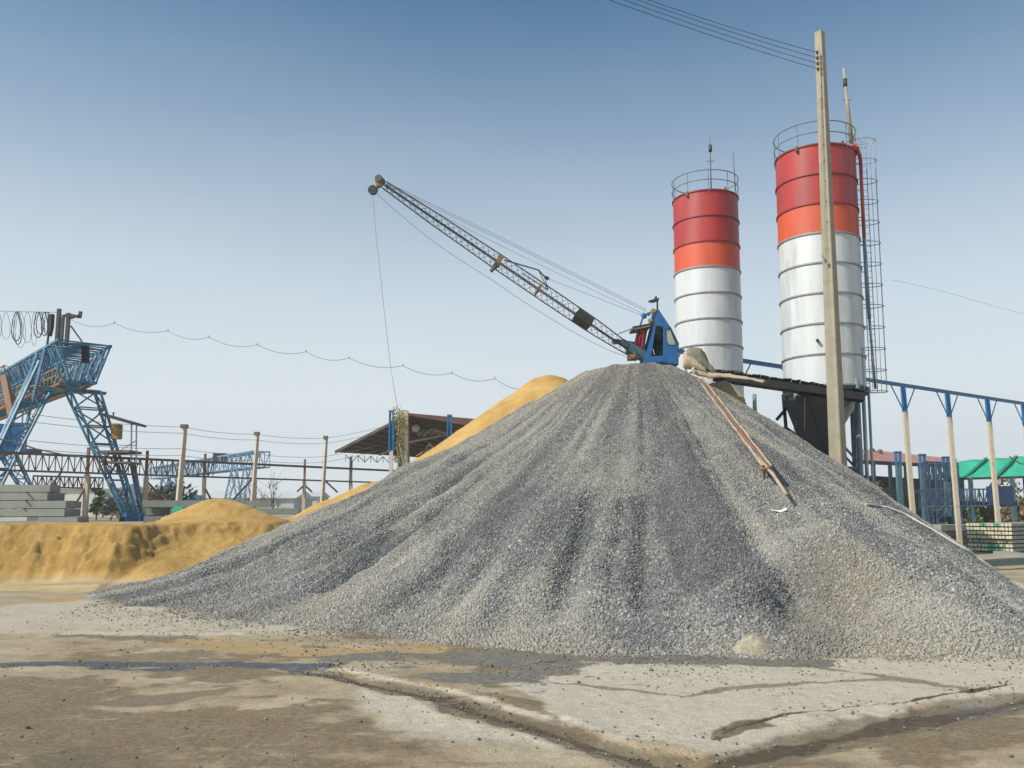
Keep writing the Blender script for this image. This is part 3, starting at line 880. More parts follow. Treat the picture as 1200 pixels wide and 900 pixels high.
# ------------------------------------------------------------------ silos
def silo(px_top, y_rim, px_bot, y_bot, D, wpx, label, ladder, mastspec):
    """cement silo: rim and bottom measured where they stand at depth D"""
    R = wpx / 2 * D / F
    top = at(px_top, y_rim, D); bot = at(px_bot, y_bot, D)
    cx = (top.x + bot.x) / 2
    zt, zb = top.z, bot.z
    n = 8; hh = (zt - zb) / n
    root = thing("cement_silo", label, "silo", (cx, D, 0), "red, orange and white cement silos")
    C = (cx, D, 0)

    def section(name, k0, k1, m):
        b = MB(); prof = []
        for k in range(k0, k1):
            z1 = zt - k * hh; z0 = zt - (k + 1) * hh
            rk = R
            prof = [(rk, z0), (rk, (z0 + z1) / 2)] + prof
        prof.append((R, zt - k0 * hh))
        b.lathe(C, prof, 72)
        return b.build(name, m, root, True)
    section("red_section", 0, 2, M["deep_red"])
    section("orange_section", 2, 3, M["orange_red"])
    section("silver_section", 3, 8, M["silver"])
    b = MB(); b.lathe(C, [(R * 1.0, zt), (R * 0.5, zt + 0.32), (0.25, zt + 0.5)], 48, False, True); b.build("roof", M["deep_red"], root, True)
    for k in range(n + 1):
        z = zt - k * hh
        MB().lathe(C, [(R, z - 0.035), (R + 0.055, z - 0.035), (R + 0.055, z + 0.035), (R, z + 0.035)], 72).build("flange", M["red_flange"] if k < 3 else M["flange"], root)
    # cone, outlet, skirt ring
    zc = zb - R * 1.45
    MB().lathe(C, [(0.22, zc - 0.5), (0.22, zc), (R * 0.985, zb)], 56).build("hopper", M["pale_steel"], root, True)
    MB().lathe(C, [(R - 0.1, zb - 0.28), (R + 0.10, zb - 0.28), (R + 0.10, zb - 0.16), (R - 0.1, zb - 0.16)], 56).build("support_ring", M["dark_steel"], root)
    legs = []
    for i in range(4):
        a = math.radians(45 + 90 * i - 17)
        p = Vector((cx + R * 1.0 * math.cos(a), D + R * 1.0 * math.sin(a), zb + 0.3)); q = Vector((p.x, p.y, 0))
        legs.append((p, q))
        MB().tube(p, q, 0.12, 12).build("leg", M["grey_steel"], root, True)
    for i in range(4):
        (p0, q0), (p1, q1) = legs[i], legs[(i + 1) % 4]
        for za, zb_ in ((0.93, 0.55), (0.5, 0.12)):
            MB().tube(q0.lerp(p0, za), q1.lerp(p1, zb_), 0.055, 8).tube(q1.lerp(p1, za), q0.lerp(p0, zb_), 0.055, 8).build("cross_brace", M["grey_steel"], root)
        MB().tube(q0.lerp(p0, 0.53), q1.lerp(p1, 0.53), 0.09, 8).build("tie_beam", M["grey_steel"], root)
    # guard rail
    b = MB()
    rR = R * 1.02
    b.ring((cx, D, zt + 1.08), rR, 0.026, 72); b.ring((cx, D, zt + 0.56), rR, 0.024, 72)
    for i in range(10):
        a = 2 * math.pi * (i + 0.3) / 10
        x, y = cx + rR * math.cos(a), D + rR * math.sin(a)
        b.tube((x, y, zt - 0.15), (x, y, zt + 1.08), 0.02, 6)
    b.build("guard_rail", M["grey_steel"], root)
    # dust filter stub and bracket on the roof
    MB().tube((cx + 0.45 * R, D - 0.75 * R, zt - 0.05), (cx + 0.45 * R, D - 0.75 * R, zt + 0.3), 0.07, 8).build("vent_stub", M["deep_red"], root)
    MB().bar((cx - 0.72 * R, D - 0.72 * R, zt + 0.05), (cx - 0.74 * R, D - 0.76 * R, zt - 0.22), 0.09).build("bracket", M["dark_steel"], root)
    for (bx, by, tx, ty, rad, lampf) in mastspec:
        p = at(bx, by, D + 0.4); q = at(tx, ty, D + 0.4)
        mast = MB().tube(p, q, rad, 8, rad * 0.45).build("mast", M["concrete"] if rad > 0.05 else M["cable"], root, True)
        if lampf:
            c = p.lerp(q, lampf)
            MB().tube(c - Vector((0, 0, .16)), c + Vector((0, 0, .16)), 0.1, 10).ball(c + Vector((0, 0, .17)), 0.1).build("warning_lamp", M["dark_steel"], mast, True)
            c2 = p.lerp(q, lampf * 0.72)
            MB().bar(c2 - Vector((.22, 0, 0)), c2 + Vector((.22, 0, 0)), 0.025).build("cross_bar", M["cable"], mast)
    if ladder:
        # caged ladder and filler pipe on the side away from the sun
        lx0, lz0 = cx + R + 0.20, zt + 0.9
        b = MB()
        zlo, zhi = zb - 0.15, zt + 1.0
        y = D - 0.25
        for dx in (0, 0.34):
            b.tube((lx0 + dx, y, zlo), (lx0 + dx, y, zhi), 0.022, 6)
        z = zlo
        while z < zhi:
            b.tube((lx0, y, z), (lx0 + 0.34, y, z), 0.012, 5); z += 0.3
        lad = b.build("ladder", M["pale_steel"], root)
        b = MB()
        k = 0
        z = zlo + 0.02
        cxl = lx0 + 0.34
        cage_pts = [(lx0 + 0.05 + 0.62 * math.cos(t) * 0.98 + 0.12, y - 0.05 + 0.36 * math.sin(t)) for t in np.linspace(-math.pi * 0.80, math.pi * 0.80, 18)]
        while z < zhi + 0.1:
            b.poly([(px, py, z) for px, py in cage_pts], 0.020, 5); z += 1.0
        for i in (2, 6, 9, 11, 15):
            px, py = cage_pts[i]
            b.tube((px, py, zlo), (px, py, zhi), 0.013, 5)
        b.build("ladder_cage", M["pale_steel"], lad)
        for zz in np.linspace(zlo + .4, zt - .3, 9):
            MB().bar((cx + R - .02, y, zz), (lx0 + .02, y, zz), 0.04).build("ladder_bracket", M["pale_steel"], lad)
        px = cx + R + 0.02; py = D - 1.0
        MB().poly([(px - .45, py - .1, zt + .25), (px - .2, py, zt + .15), (px - .08, py, zt - .4)], 0.085, 8).tube((px - .08, py, zt - .4), (px - .08, py, zt - 3 * hh), 0.085, 8).build("filler_pipe", M["deep_red"], root, True)
        MB().tube((px - .08, py, zt - 3 * hh - .01), (px - .02, py, zt - 5.75 * hh), 0.085, 8).tube((px - .02, py, zt - 5.75 * hh), (px + .1, py, zb - .1), 0.06, 8).build("filler_pipe", M["grey_steel"], root, True)
        # stand pipe beside the legs
        px2 = at(1011, 460, D - 1.2)
        MB().tube((px2.x + .02, D - 1.2, 0), (px2.x + .02, D - 1.2, at(1011, 408, D - 1.2).z), 0.085, 10).build("stand_pipe", M["pale_steel"], root, True)
        MB().tube((px2.x + .35, D - 1.0, 0), (px2.x + .35, D - 1.0, zb), 0.06, 10).build("stand_pipe", M["pale_steel"], root, True)
        c = at(935, 407, D)
        MB().tube((cx - .45 * R, D - .89 * R, c.z), (cx - .45 * R - .08, D - .89 * R - .2, c.z - .04), 0.07, 10).build("pressure_valve", M["dark_steel"], root)
    return root


silo(957.5, 187, 963.5, 457, 39.0, 92.5, "nearer tall red, orange and silver silo behind the concrete utility pole, with a caged ladder", True,
     [(998, 168, 988.5, 80, 0.12, 0.80)])
silo(827.5, 236, 831.5, 470, 45.0, 77, "further red, orange and silver silo standing behind the blue crane cab", False,
     [(833.5, 226, 832, 160, 0.035, 0.78), (862, 224, 859, 178, 0.03, 0)])

# ------------------------------------------------------------------ concrete utility pole and its wires
PD = 34.3
pb = at(983, 560, PD); pt = at(960, 38, PD)
pole = thing("utility_pole", "tall square tapering concrete utility pole standing in front of the nearer silo", "utility pole", (pb.x, PD, 0))
b = MB()
def pring(z, s):
    f = z / pt.z
    cx = pb.x + (pt.x - pb.x) * f * 0.15
    a = math.radians(-47)
    o = []
    ch = 0.12
    for qx, qy in ((-1, -1 + ch), (-1 + ch, -1), (1 - ch, -1), (1, -1 + ch), (1, 1 - ch), (1 - ch, 1), (-1 + ch, 1), (-1, 1 - ch)):
        x, y = qx * s / 2, qy * s / 2
        o.append((cx + x * math.cos(a) - y * math.sin(a), PD + x * math.sin(a) + y * math.cos(a), z))
    return o
zs = np.linspace(-0.2, pt.z, 9)
vs = []
for z in zs: vs += pring(z, 0.58 - 0.27 * max(0, z) / pt.z)
fs = []
for k in range(8):
    for i in range(8):
        fs.append((k * 8 + i, k * 8 + (i + 1) % 8, (k + 1) * 8 + (i + 1) % 8, (k + 1) * 8 + i))
fs.append(tuple(range(64, 72)))
b.add(vs, fs)
b.build("shaft", M["concrete"], pole)
insul = []
for k, py in enumerate((61.5, 68, 74.5, 81)):
    c = at(954.6, py, PD - 0.28)
    c.x = pb.x + (pt.x - pb.x) * 0.15 - 0.24
    ins = MB().lathe((c.x, c.y, c.z), [(0.03, -.055), (0.055, -.05), (0.055, -.02), (0.035, -.01), (0.035, .01), (0.055, .02), (0.055, .05), (0.03, .055)], 14, True, True).build("insulator", M["insulator"], pole, True)
    insul.append(c)
MB().bar(insul[0] + Vector((.03, .02, .1)), insul[3] + Vector((.03, .02, -.1)), 0.02, 0.05).build("insulator_rack", M["pale_steel"], pole)
for py in (104, 118, 129, 151, 172, 190, 214, 238, 262):
    c = at(0, py, PD)
    f = c.z / pt.z; s = 0.58 - 0.27 * f
    MB().tube((pb.x + (pt.x - pb.x) * f * 0.15 - s * 0.22 - .02, PD - s * 0.5 - .02, c.z), (pb.x + (pt.x - pb.x) * f * 0.15 - s * 0.22, PD - s * 0.3, c.z), 0.022, 6).build("step_bolt_hole", M["dark_steel"], pole)
c = at(967, 306, PD - .3)
cl = MB().box((c.x + .02, PD - .30, c.z), (0.09, 0.1, 0.12), -0.47).build("clamp", M["rust"], pole)
MB().poly([(c.x, PD - .35, c.z), (c.x - .1, PD - .38, c.z + .16), (c.x - .2, PD - .36, c.z + .22)], 0.012, 5).build("wire_tail", M["cable"], cl)
for k, tx in enumerate((786, 773, 757, 740)):
    a = insul[k] + Vector((-.04, -.03, 0))
    d3 = Vector(ray(tx, 0))
    # follows the line of poles towards the viewer's left; passes overhead
    t = (a.z - EYE + 0.12) / d3.z
    q = Vector((d3.x * t, d3.y * t, EYE + d3.z * t))
    e = a + (q - a) * 2.3
    pts = []
    for i in range(25):
        f = i / 24
        p = a.lerp(e, f); p.z -= 0.9 * 4 * f * (1 - f) * 0.35
        pts.append(p)
    w = MB().poly(pts, 0.011, 5).build("overhead_wire", M["cable"])
    tag(w, ("topmost", "second from top", "third from top", "lowest")[k] + " of four dark wires strung from the tall concrete utility pole", "overhead wire", "wires on the tall concrete pole")

# ------------------------------------------------------------------ scraper crane on top of the heap
CD = 40.0
cr = thing("scraper_crane", "blue cabbed lattice boom crane reaching out over the top of the gravel heap", "crane", (at(771, 430, CD).x, CD + .8, 0))
P = lambda px, py, dy=0.0: at(px, py, CD + dy)
base = MB().lathe((at(771, 430, CD).x, CD + .9, 0), [(1.1, 0), (1.1, at(0, 432, CD).z - .25), (1.25, at(0, 432, CD).z - .25), (1.25, at(0, 432, CD).z)], 24, False, True).build("pedestal", M["blue"], cr)
outer = [P(x, y) for x, y in ((770.8, 362), (784.5, 382.5), (794.2, 403), (794.6, 427), (776, 424), (752, 425.5), (757, 415), (763.5, 392))]
door = [P(x, y) for x, y in ((768.5, 382), (777.2, 382), (777.2, 416.5), (763.2, 417.5))]
win = [P(x, y) for x, y in ((779.8, 385.5), (785.2, 385), (791.8, 402), (791.0, 404.8), (783.6, 404.2), (780.4, 400))]
cab = MB().plate(outer, (0, 0.06, 0), [door, win]).build("cab", M["cab_blue"], cr)
back = MB().plate([p + Vector((0, 1.5, 0)) for p in outer], (0, 0.06, 0)).build("cab_back", M["cab_blue"], cr)
MB().plate([p + Vector((0, 1.38, 0)) for p in outer], (0, 0.04, 0)).build("shade_panel", M["black"], cr)  # black panel added inside, so the open doorway looks deep in shade
b = MB()
for i, j in ((0, 1), (1, 2), (2, 3), (3, 4), (4, 5)):
    p, q = outer[i] + Vector((0, .06, 0)), outer[j] + Vector((0, .06, 0))
    n_ = (q - p).cross(Vector((0, 1, 0))).normalized() * 0.04
    b.plate([p, q, q + Vector((0, 1.44, 0)), p + Vector((0, 1.44, 0))], n_)
b.build("cab_shell", M["cab_blue"], cr)
fr = []
for loop, nm in ((win, "window"),):
    pts = [p + Vector((0, .02, 0)) for p in loop]
    w_ = MB().plate(pts, (0, 0.015, 0)).build("window", M["glass"], cr)
    MB().poly([p + Vector((0, -.01, 0)) for p in loop], 0.02, 4, True).build("window_frame", M["dark_steel"], w_)
MB().poly([P(785, 383, -.03), P(795, 403, -.03), P(794.8, 408, -.03)], 0.035, 5).build("roof_gutter", M["dark_steel"], cr)
# inside: seat and levers
MB().box(P(774, 411, .8), (.4, .4, .5)).box(P(775.5, 403, .95), (.1, .42, .6)).build("seat", M["black"], cr)
MB().tube(P(767, 416, .3), P(765.5, 409, .3), 0.02, 6).build("lever", M["white_paint"], cr)
# open front with red cloth under a dark visor
MB().plate([P(741.5, 382.5, .2), P(763, 378.5, .2), P(763.5, 381.5, .2), P(742.5, 385, .2)], (0, 1.3, 0)).build("visor", M["dark_steel"], cr)
MB().bar(P(743, 386, .15), P(762, 382, .15), 0.06).build("visor_edge", M["rust"], cr)
for (a, c_) in (((748, 386), (743.2, 407)), ((758, 384), (753.5, 411))):
    MB().bar(P(*a, .25), P(*c_, .25), 0.09).build("front_post", M["dark_steel"], cr)
MB().plate([P(743, 406, .2), P(754, 411, .2), P(754, 413, .2), P(742, 408, .2)], (0, 1.3, 0)).build("front_sill", M["dark_steel"], cr)
b = MB()
cols = 10
vs = []
for i in range(cols + 1):
    f = i / cols
    tpx = 749 + 7.5 * f; bpx = 744.3 + 9 * f
    dy = 0.30 + 0.06 * math.sin(f * 14)
    for j in range(5):
        g_ = j / 4
        vs.append(P(tpx + (bpx - tpx) * g_, 387.5 + (407.5 + 2.5 * f - 387.5) * g_, dy + 0.03 * math.sin(g_ * 6 + f * 5)))
b.add(vs, [(i * 5 + j, i * 5 + j + 1, (i + 1) * 5 + j + 1, (i + 1) * 5 + j) for i in range(cols) for j in range(4)])
rt = b.build("red_cloth", M["red_tarp"], cr, True)
so_ = rt.modifiers.new("thickness", "SOLIDIFY"); so_.thickness = 0.02
# head sheaves and A-frame
for (x, y, r, dy, mm) in ((765.6, 365.0, 3.4, .5, "yellow"), (754.6, 370, 3.4, .6, "gantry_blue"), (762.3, 376, 3.0, .4, "yellow"), (760, 368, 2.0, .9, "rust")):
    MB().disc(P(x, y, dy), (0.25, 1, 0), r * CD / F, 0.16, 18).disc(P(x, y, dy), (0.25, 1, 0), r * CD / F * .45, 0.24, 12).build("sheave", M[mm], cr)
for (a, c_) in (((749.5, 384), (754, 370)), ((762, 381), (766, 364)), ((754, 370), (769, 364)), ((771, 362), (757, 415))):
    MB().bar(P(*a, .5), P(*c_, .5), 0.08).build("head_frame_bar", M["cab_blue"], cr)
lampp = MB().bar(P(770.3, 364, .2), P(770.3, 350, .2), 0.07).build("lamp_post", M["dark_steel"], cr)
MB().plate([P(760.5, 352.2, 0), P(767, 350, 0), P(772.5, 349, 0), P(772.5, 351, 0), P(767, 353, 0)], (0, .35, 0)).tube(P(768.5, 347.5, .15), P(768.5, 351, .15), 0.06, 8).build("floodlight", M["dark_steel"], lampp)
MB().bar(P(724, 391.5, .3), P(744, 383.5, .3), 0.055).build("stay_bar", M["pale_steel"], cr)

# boom
FOOT = at(744, 415, CD); TIP = at(446, 213.5, CD - 2.6)
ax = (TIP - FOOT); BL = ax.length; ax.normalize()
side = Vector((0, 0, 1)).cross(ax).normalized(); upv = ax.cross(side).normalized()
rot = math.radians(-20)
e1 = (upv * math.cos(rot) + side * math.sin(rot)); e2 = (side * math.cos(rot) - upv * math.sin(rot))
def bp(t, a, b_):
    sag = -0.22 * math.sin(math.pi * min(1, max(0, t))) if t < .6 else -0.22 * math.sin(math.pi * t)
    wv = np.interp(t, [0, .06, .17, .30, .55, .8, 1], [.14, .19, .25, .26, .25, .20, .12]); wh = np.interp(t, [0, .06, .17, .30, .55, .8, 1], [.12, .19, .25, .26, .25, .20, .11])
    return FOOT + ax * (BL * t) + upv * (0.05 * sag) + e1 * (a * wv) + e2 * (b_ * wh)
ts = np.linspace(0.0, 0.985, 45)
b = MB()
for a, c_ in ((1, 1), (1, -1), (-1, 1), (-1, -1)):
    b.poly([bp(t, a, c_) for t in ts], 0.030, 5)
for i in range(44):
    for (A, B_) in (((1, 1), (1, -1)), ((1, -1), (-1, -1)), ((-1, -1), (-1, 1)), ((-1, 1), (1, 1))):
        if i % 2: A, B_ = B_, A
        b.bar(bp(ts[i], *A), bp(ts[i + 1], *B_), 0.017)
boom = b.build("boom", M["boom_steel"], cr)
def sleeve(t0, t1, k, m, name):
    lo = [bp(t0, a * k, c_ * k) for a, c_ in ((-1, -1), (-1, 1), (1, 1), (1, -1))]
    hi = [bp(t1, a * k, c_ * k) for a, c_ in ((-1, -1), (-1, 1), (1, 1), (1, -1))]
    b = MB()
    for i in range(4):
        j = (i + 1) % 4
        n_ = (lo[j] - lo[i]).cross(hi[i] - lo[i]).normalized() * 0.02
        b.plate([lo[i], lo[j], hi[j], hi[i]], n_)
    return b.build(name, m, boom)
sleeve(0.18, 0.24, .98, M["boom_steel"], "boom_sleeve")
sleeve(0.54, 0.557, 1.05, M["yellow"], "boom_collar")
sleeve(0.385, 0.391, 1.05, M["yellow"], "boom_collar")
sleeve(0.0, 0.03, 1.1, M["teal_steel"], "boom_heel")
MB().plate([P(728, 398, .1), P(731, 397, .1), P(757, 411, .1), P(757, 424, .1), P(748, 419, .1)], (0, .5, 0)).build("heel_bracket", M["teal_steel"], boom)
MB().disc(P(741, 416, -.12), (0, 1, 0), 0.16, 0.2, 14).box(P(741, 419.5, .1), (.45, .5, .2)).build("heel_drum", M["rust"], boom)
MB().bar(bp(.548, -1.1, .3), at(575, 318.5, CD - 1.5), 0.12).build("collar_tail", M["dark_steel"], boom)
MB().bar(bp(.555, 1.2, .2), bp(.54, -1.2, .2), 0.13).build("collar_plate", M["rust"], boom)
# guy frame above the boom
g0 = bp(.535, 1.2, 0); g1 = at(631, 316.5, CD - .9); g2 = at(638.5, 324.5, CD - .8); g3 = bp(.36, 1.1, 0)
MB().bar(g0, g1, 0.05).bar(g1, g2, 0.05).bar(bp(.46, 1, 0), g3, .035).bar(g3, g2, 0.04).bar(g1, g3, .03).build("guy_frame", M["dark_steel"], boom)
MB().bar(g2, at(643, 327, CD - .75), 0.12).build("guy_block", M["dark_steel"], boom)
# tip: bracket, sheave ball
MB().plate([at(x, y, CD - 2.75) for x, y in ((439, 212), (443, 207), (449, 208.5), (447, 216), (441, 218))], (0, .35, 0)).build("tip_bracket", M["yellow"], boom)
MB().disc(at(445.5, 211, CD - 2.6), (0.2, 1, 0), 0.17, .5, 14).build("tip_sheave", M["dark_steel"], boom)
MB().disc(at(437, 222.8, CD - 2.6), (0.2, 1, 0), 0.215, 0.16, 20).build("hoist_sheave", M["black"], boom)
# ropes
def rope(pts, r, name, mm, n=20, sag=0.0, parent=cr):
    out = []
    for (a, c_) in zip(pts[:-1], pts[1:]):
        for i in range(n): 
            f = i / n; p = a.lerp(c_, f); p.z -= sag * 4 * f * (1 - f); out.append(p)
    out.append(pts[-1])
    return MB().poly(out, r, 5).build(name, mm, parent)
tip = at(447, 211, CD - 2.6)
rope([tip, P(757.5, 362.8, .5)], 0.012, "pendant_rope", M["wire"], sag=-.05)
rope([tip + Vector((0, .25, 0)), P(757.5, 365.2, .8)], 0.012, "pendant_rope", M["wire"], sag=-.02)
rope([at(449, 214, CD - 2.5), at(560, 274.5, CD - 1.5), P(752, 367, .6)], 0.009, "pendant_rope", M["wire"], sag=.03)
rope([at(643, 327, CD - .75), P(752, 369.5, .6)], 0.011, "pendant_rope", M["wire"])
rope([at(440, 226, CD - 2.6), at(505, 281, CD - 2.1), at(575, 327, CD - 1.5), at(640, 370, CD - .9), at(700, 404, CD - .4), P(735, 418, 0)], 0.012, "drag_rope", M["wire"], n=8, sag=.04)
land = heap_hit(474, 552)
hp = [at(436.6, 228, CD - 2.6), at(441, 280, CD - 2.7), at(446.5, 330, CD - 2.8), at(452, 380, CD - 2.9), at(458, 432, CD - 3), at(466, 480, CD - 3.2), at(468, 520, CD - 3.4), land]
rope(hp, 0.012, "hoist_rope", M["wire"], n=4)

# ------------------------------------------------------------------ conveyor gallery behind the crest
cv = thing("belt_conveyor", "black belt conveyor with ragged cover running from the heap towards the nearer silo", "conveyor", at(900, 452, 36))
a0 = at(836, 441, 37.9); a1 = at(1012, 466, 36.5)
MB().bar(a0, a1, 0.9, 0.34).build("gallery", M["black"], cv)
b = MB()
n = 34
rg = random.Random(3)
for i in range(n):
    p = a0.lerp(a1, i / n) + Vector((0, 0, .23)); q = a0.lerp(a1, (i + .93) / n) + Vector((0, 0, .23))
    j = rg.uniform(-.02, .045)
    b.bar(p + Vector((0, 0, j)), q + Vector((0, 0, j + rg.uniform(-.03, .03))), 1.0 + rg.uniform(-.05, .1), 0.05)
b.build("cover", M["black"], cv)
for px in (884, 975):
    p = at(px, 462, 37.1)
    MB().tube((p.x, 37.1, 0), (p.x, 37.1, p.z), 0.09, 8).build("support_post", M["pale_steel"], cv)
p = at(950, 462, 35.9)
MB().hexa([at(948, 545, 36.6), at(974, 545, 36.6), at(974, 545, 37.4), at(951, 545, 37.4)], [at(917, 468, 36.0), at(978, 474, 35.8), at(978, 474, 36.6), at(917, 468, 36.9)]).build("cone_shade_block", M["black"], cv)  # black block added for the shaded, dark-painted side of the silo cone
MB().tube(at(943, 466, 35.8), at(943, 504, 35.8), 0.02, 5).build("hanging_rope", M["cable"], cv)
for (p0, p1) in (((918, 466), (921, 500)), ((919, 500), (946, 520)), ((910, 492), (922, 478))):
    MB().bar(at(*p0, 36.8), at(*p1, 36.8), 0.12).build("strut", M["dark_steel"], cv)
# blue-grey steel strut at the far side
pier = thing("concrete_pier", "tan concrete pier under the covered end of the black conveyor", "pier", at(848, 470, 37.4))
MB().plate([at(x, y, 37.0) for x, y in ((833, 449), (850, 446), (858, 450), (872, 465), (872, 500), (833, 500))], (0, 0.8, 0)).build("pier_block", M["tan_canvas"], pier)

# tarpaulin over the conveyor head
def drape(name, top, bot, D0, depth, m, parent, seed, arc=14):
    rows = []
    for (tx, ty), (bx, by) in zip(top, bot):
        row = []
        for k in range(arc + 1):
            f = k / arc
            a = math.pi * f
            # rises at the front, goes over, comes down behind
            h = math.sin(a) ** 0.55
            x = bx + (tx - bx) * h; y = by + (ty - by) * h
            row.append(at(x, y, D0 - depth * math.cos(a)))
        rows.append(row)
    vs = []
    A = arc + 1
    for i, row in enumerate(rows):
        for k, p in enumerate(row):
            d = 0.07 * fbm(np.array([p.x * 3.0]), np.array([p.z * 3 + p.y * 2]), seed, 3)[0]
            vs.append(p + Vector((d, -abs(d), d)))
    fs = [(i * A + k, (i + 1) * A + k, (i + 1) * A + k + 1, i * A + k + 1) for i in range(len(rows) - 1) for k in range(arc)]
    o = MB().add(vs, fs).build(name, m, parent, True)
    s = o.modifiers.new("thickness", "SOLIDIFY"); s.thickness = 0.03
    return o
def dens(pts, n=5):
    out = []
    for a, c_ in zip(pts[:-1], pts[1:]):
        for i in range(n): out.append((a[0] + (c_[0] - a[0]) * i / n, a[1] + (c_[1] - a[1]) * i / n))
    return out + [pts[-1]]
tp = thing("tarpaulin", "crumpled olive and tan tarpaulin draped over the conveyor head beside the crane cab", "tarpaulin", at(815, 432, 36.2))
drape("olive_sheet", dens([(803.5, 412), (807, 407), (814, 407.5), (821, 409), (826, 415), (831, 424), (838, 433)]), dens([(803.5, 420), (807, 421), (814, 424), (822, 428), (828, 432), (833, 436), (840, 438)]), 36.4, .75, M["canvas"], tp, 51)
drape("tan_sheet", dens([(801, 413), (804, 412), (810, 414), (817, 418), (822, 425), (826, 431)]), dens([(800, 431), (804, 432), (811, 433), (818, 434), (823, 436), (828, 438)]), 36.1, .6, M["tan_canvas"], tp, 52)
drape("skirt", dens([(812, 430), (820, 430), (832, 435), (850, 438), (872, 441.5), (884, 443), (896, 446)]), dens([(811, 438), (820, 441), (832, 443), (850, 442), (872, 444.5), (884, 446), (896, 448)]), 36.0, .55, M["tan_canvas"], tp, 53)
MB().poly([at(807, 437, 35.4), at(811, 434, 35.3), at(813, 431, 35.4)], 0.04, 6).build("tie", M["cloth"], tp)

# trough and pipe lying down the slope
def slope_pts(pix, lift):
    out = []
    for (x, y), l in zip(pix, lift):
        p = heap_hit(x, y)
        # lifted off the surface towards the viewer, same sight line as the photograph's edge
        d = Vector(ray(x, y)).normalized()
        out.append(p - d * l)
    return out
tr = thing("chute_trough", "long dusty tan and rust chute trough running down the gravel slope with a dark shadow", "chute", heap_hit(860, 505))
def straight(pix, lift, n=6):
    return [Vector(q) for q in dens([tuple(v) for v in slope_pts(pix, lift)], n)]
def dens(pts, n=5):
    out = []
    for a, c_ in zip(pts[:-1], pts[1:]):
        for i in range(n): out.append(tuple(u + (w - u) * i / n for u, w in zip(a, c_)))
    return out + [tuple(pts[-1])]
pts = straight([(820, 434), (899, 548)], [.3, 1.35], 20)
n = len(pts)
b = MB(); vs = []; ed_a = []; ed_b = []
for i, p in enumerate(pts):
    a_ = pts[max(0, i - 1)]; c_ = pts[min(n - 1, i + 1)]
    d = (c_ - a_).normalized()
    s = d.cross(Vector((0, 0, 1))).normalized(); u = s.cross(d).normalized()
    p = p + s * (0.008 * math.sin(i * 1.7)) + u * (0.008 * math.sin(i * 2.3))
    for (q, h) in ((-.085, .02), (-.07, .02), (-.06, -.02), (.06, -.02), (.07, .02), (.085, .02), (.085, -.10), (-.085, -.10)):
        vs.append(p + s * q + u * h)
    ed_a.append(p - s * (.115 + .004 * math.sin(i)) + u * .05); ed_b.append(p + s * (.115 + .004 * math.cos(i)) + u * .05)
fs = [(i * 8 + k, (i + 1) * 8 + k, (i + 1) * 8 + (k + 1) % 8, i * 8 + (k + 1) % 8) for i in range(n - 1) for k in range(8)]
fs += [tuple(range(7, -1, -1)), tuple(range((n - 1) * 8, n * 8))]
b.add(vs, fs)
b.build("channel", M["trough"], tr)
MB().poly(ed_a, 0.036, 7).build("edge_pole", M["pipe_red"], tr, True)
MB().poly(ed_b, 0.040, 7).build("edge_pole", M["pipe_red"], tr, True)
MB().poly(straight([(866, 503), (874, 515), (884, 527)], [.85, .95, 1.1], 3), 0.05, 7).build("red_pipe", M["rust"], tr, True)
pp = slope_pts([(886, 533), (897, 546), (906, 556), (914, 568), (922, 580)], [1.3, 1.4, 1.3, 1.05, .7])
MB().poly(pp, 0.05, 8).build("tail_pipe", M["pipe_red"], tr, True)
MB().poly([pts[-1] + Vector((-.2, 0, -.05)), pts[-1] + Vector((0, -.10, -.02)), pts[-1] + Vector((.12, 0, .02))], 0.04, 7).build("lashing", M["rust"], tr)
for f in (0.45, 0.75, .98):
    p = pts[int(f * (n - 1))]
    zz = float(heap_z(np.array([p.x + .1]), np.array([p.y + .1]))[0])
    MB().tube((p.x + .1, p.y + .1, zz - .1), p + Vector((.02, .02, -.04)), 0.03, 6).build("prop", M["dark_steel"], tr)

# white cloth scrap, white hose
p0 = heap_hit(914, 601)
u = np.linspace(-1, 1, 16); v = np.linspace(-1, 1, 6)
U, V = np.meshgrid(u, v)
zx = p0.x + U * .2; zy = p0.y + V * .05 + .05 * U ** 2
zz = heap_z(zx, zy) + .04 + .03 * fbm(U * 2.5, V * 2.5, 66, 3) + .03 * np.abs(U)
tag(grid_mesh("cloth_scrap", zx, zy, zz, M["cloth"]), "crumpled white cloth scrap lying on the gravel below the chute", "cloth")
hp = [heap_hit(x, y) for x, y in dens([(1015, 593), (1040, 596), (1060, 604), (1090, 621), (1130, 645), (1165, 668), (1206, 694)], 6)]
hp = [p + Vector((0, -.02, .05)) for p in hp]
tag(MB().poly(hp, 0.032, 6).build("hose", M["white_hose"], None, True), "dusty white hose trailing down over the gravel slope below the blue runway posts", "hose")

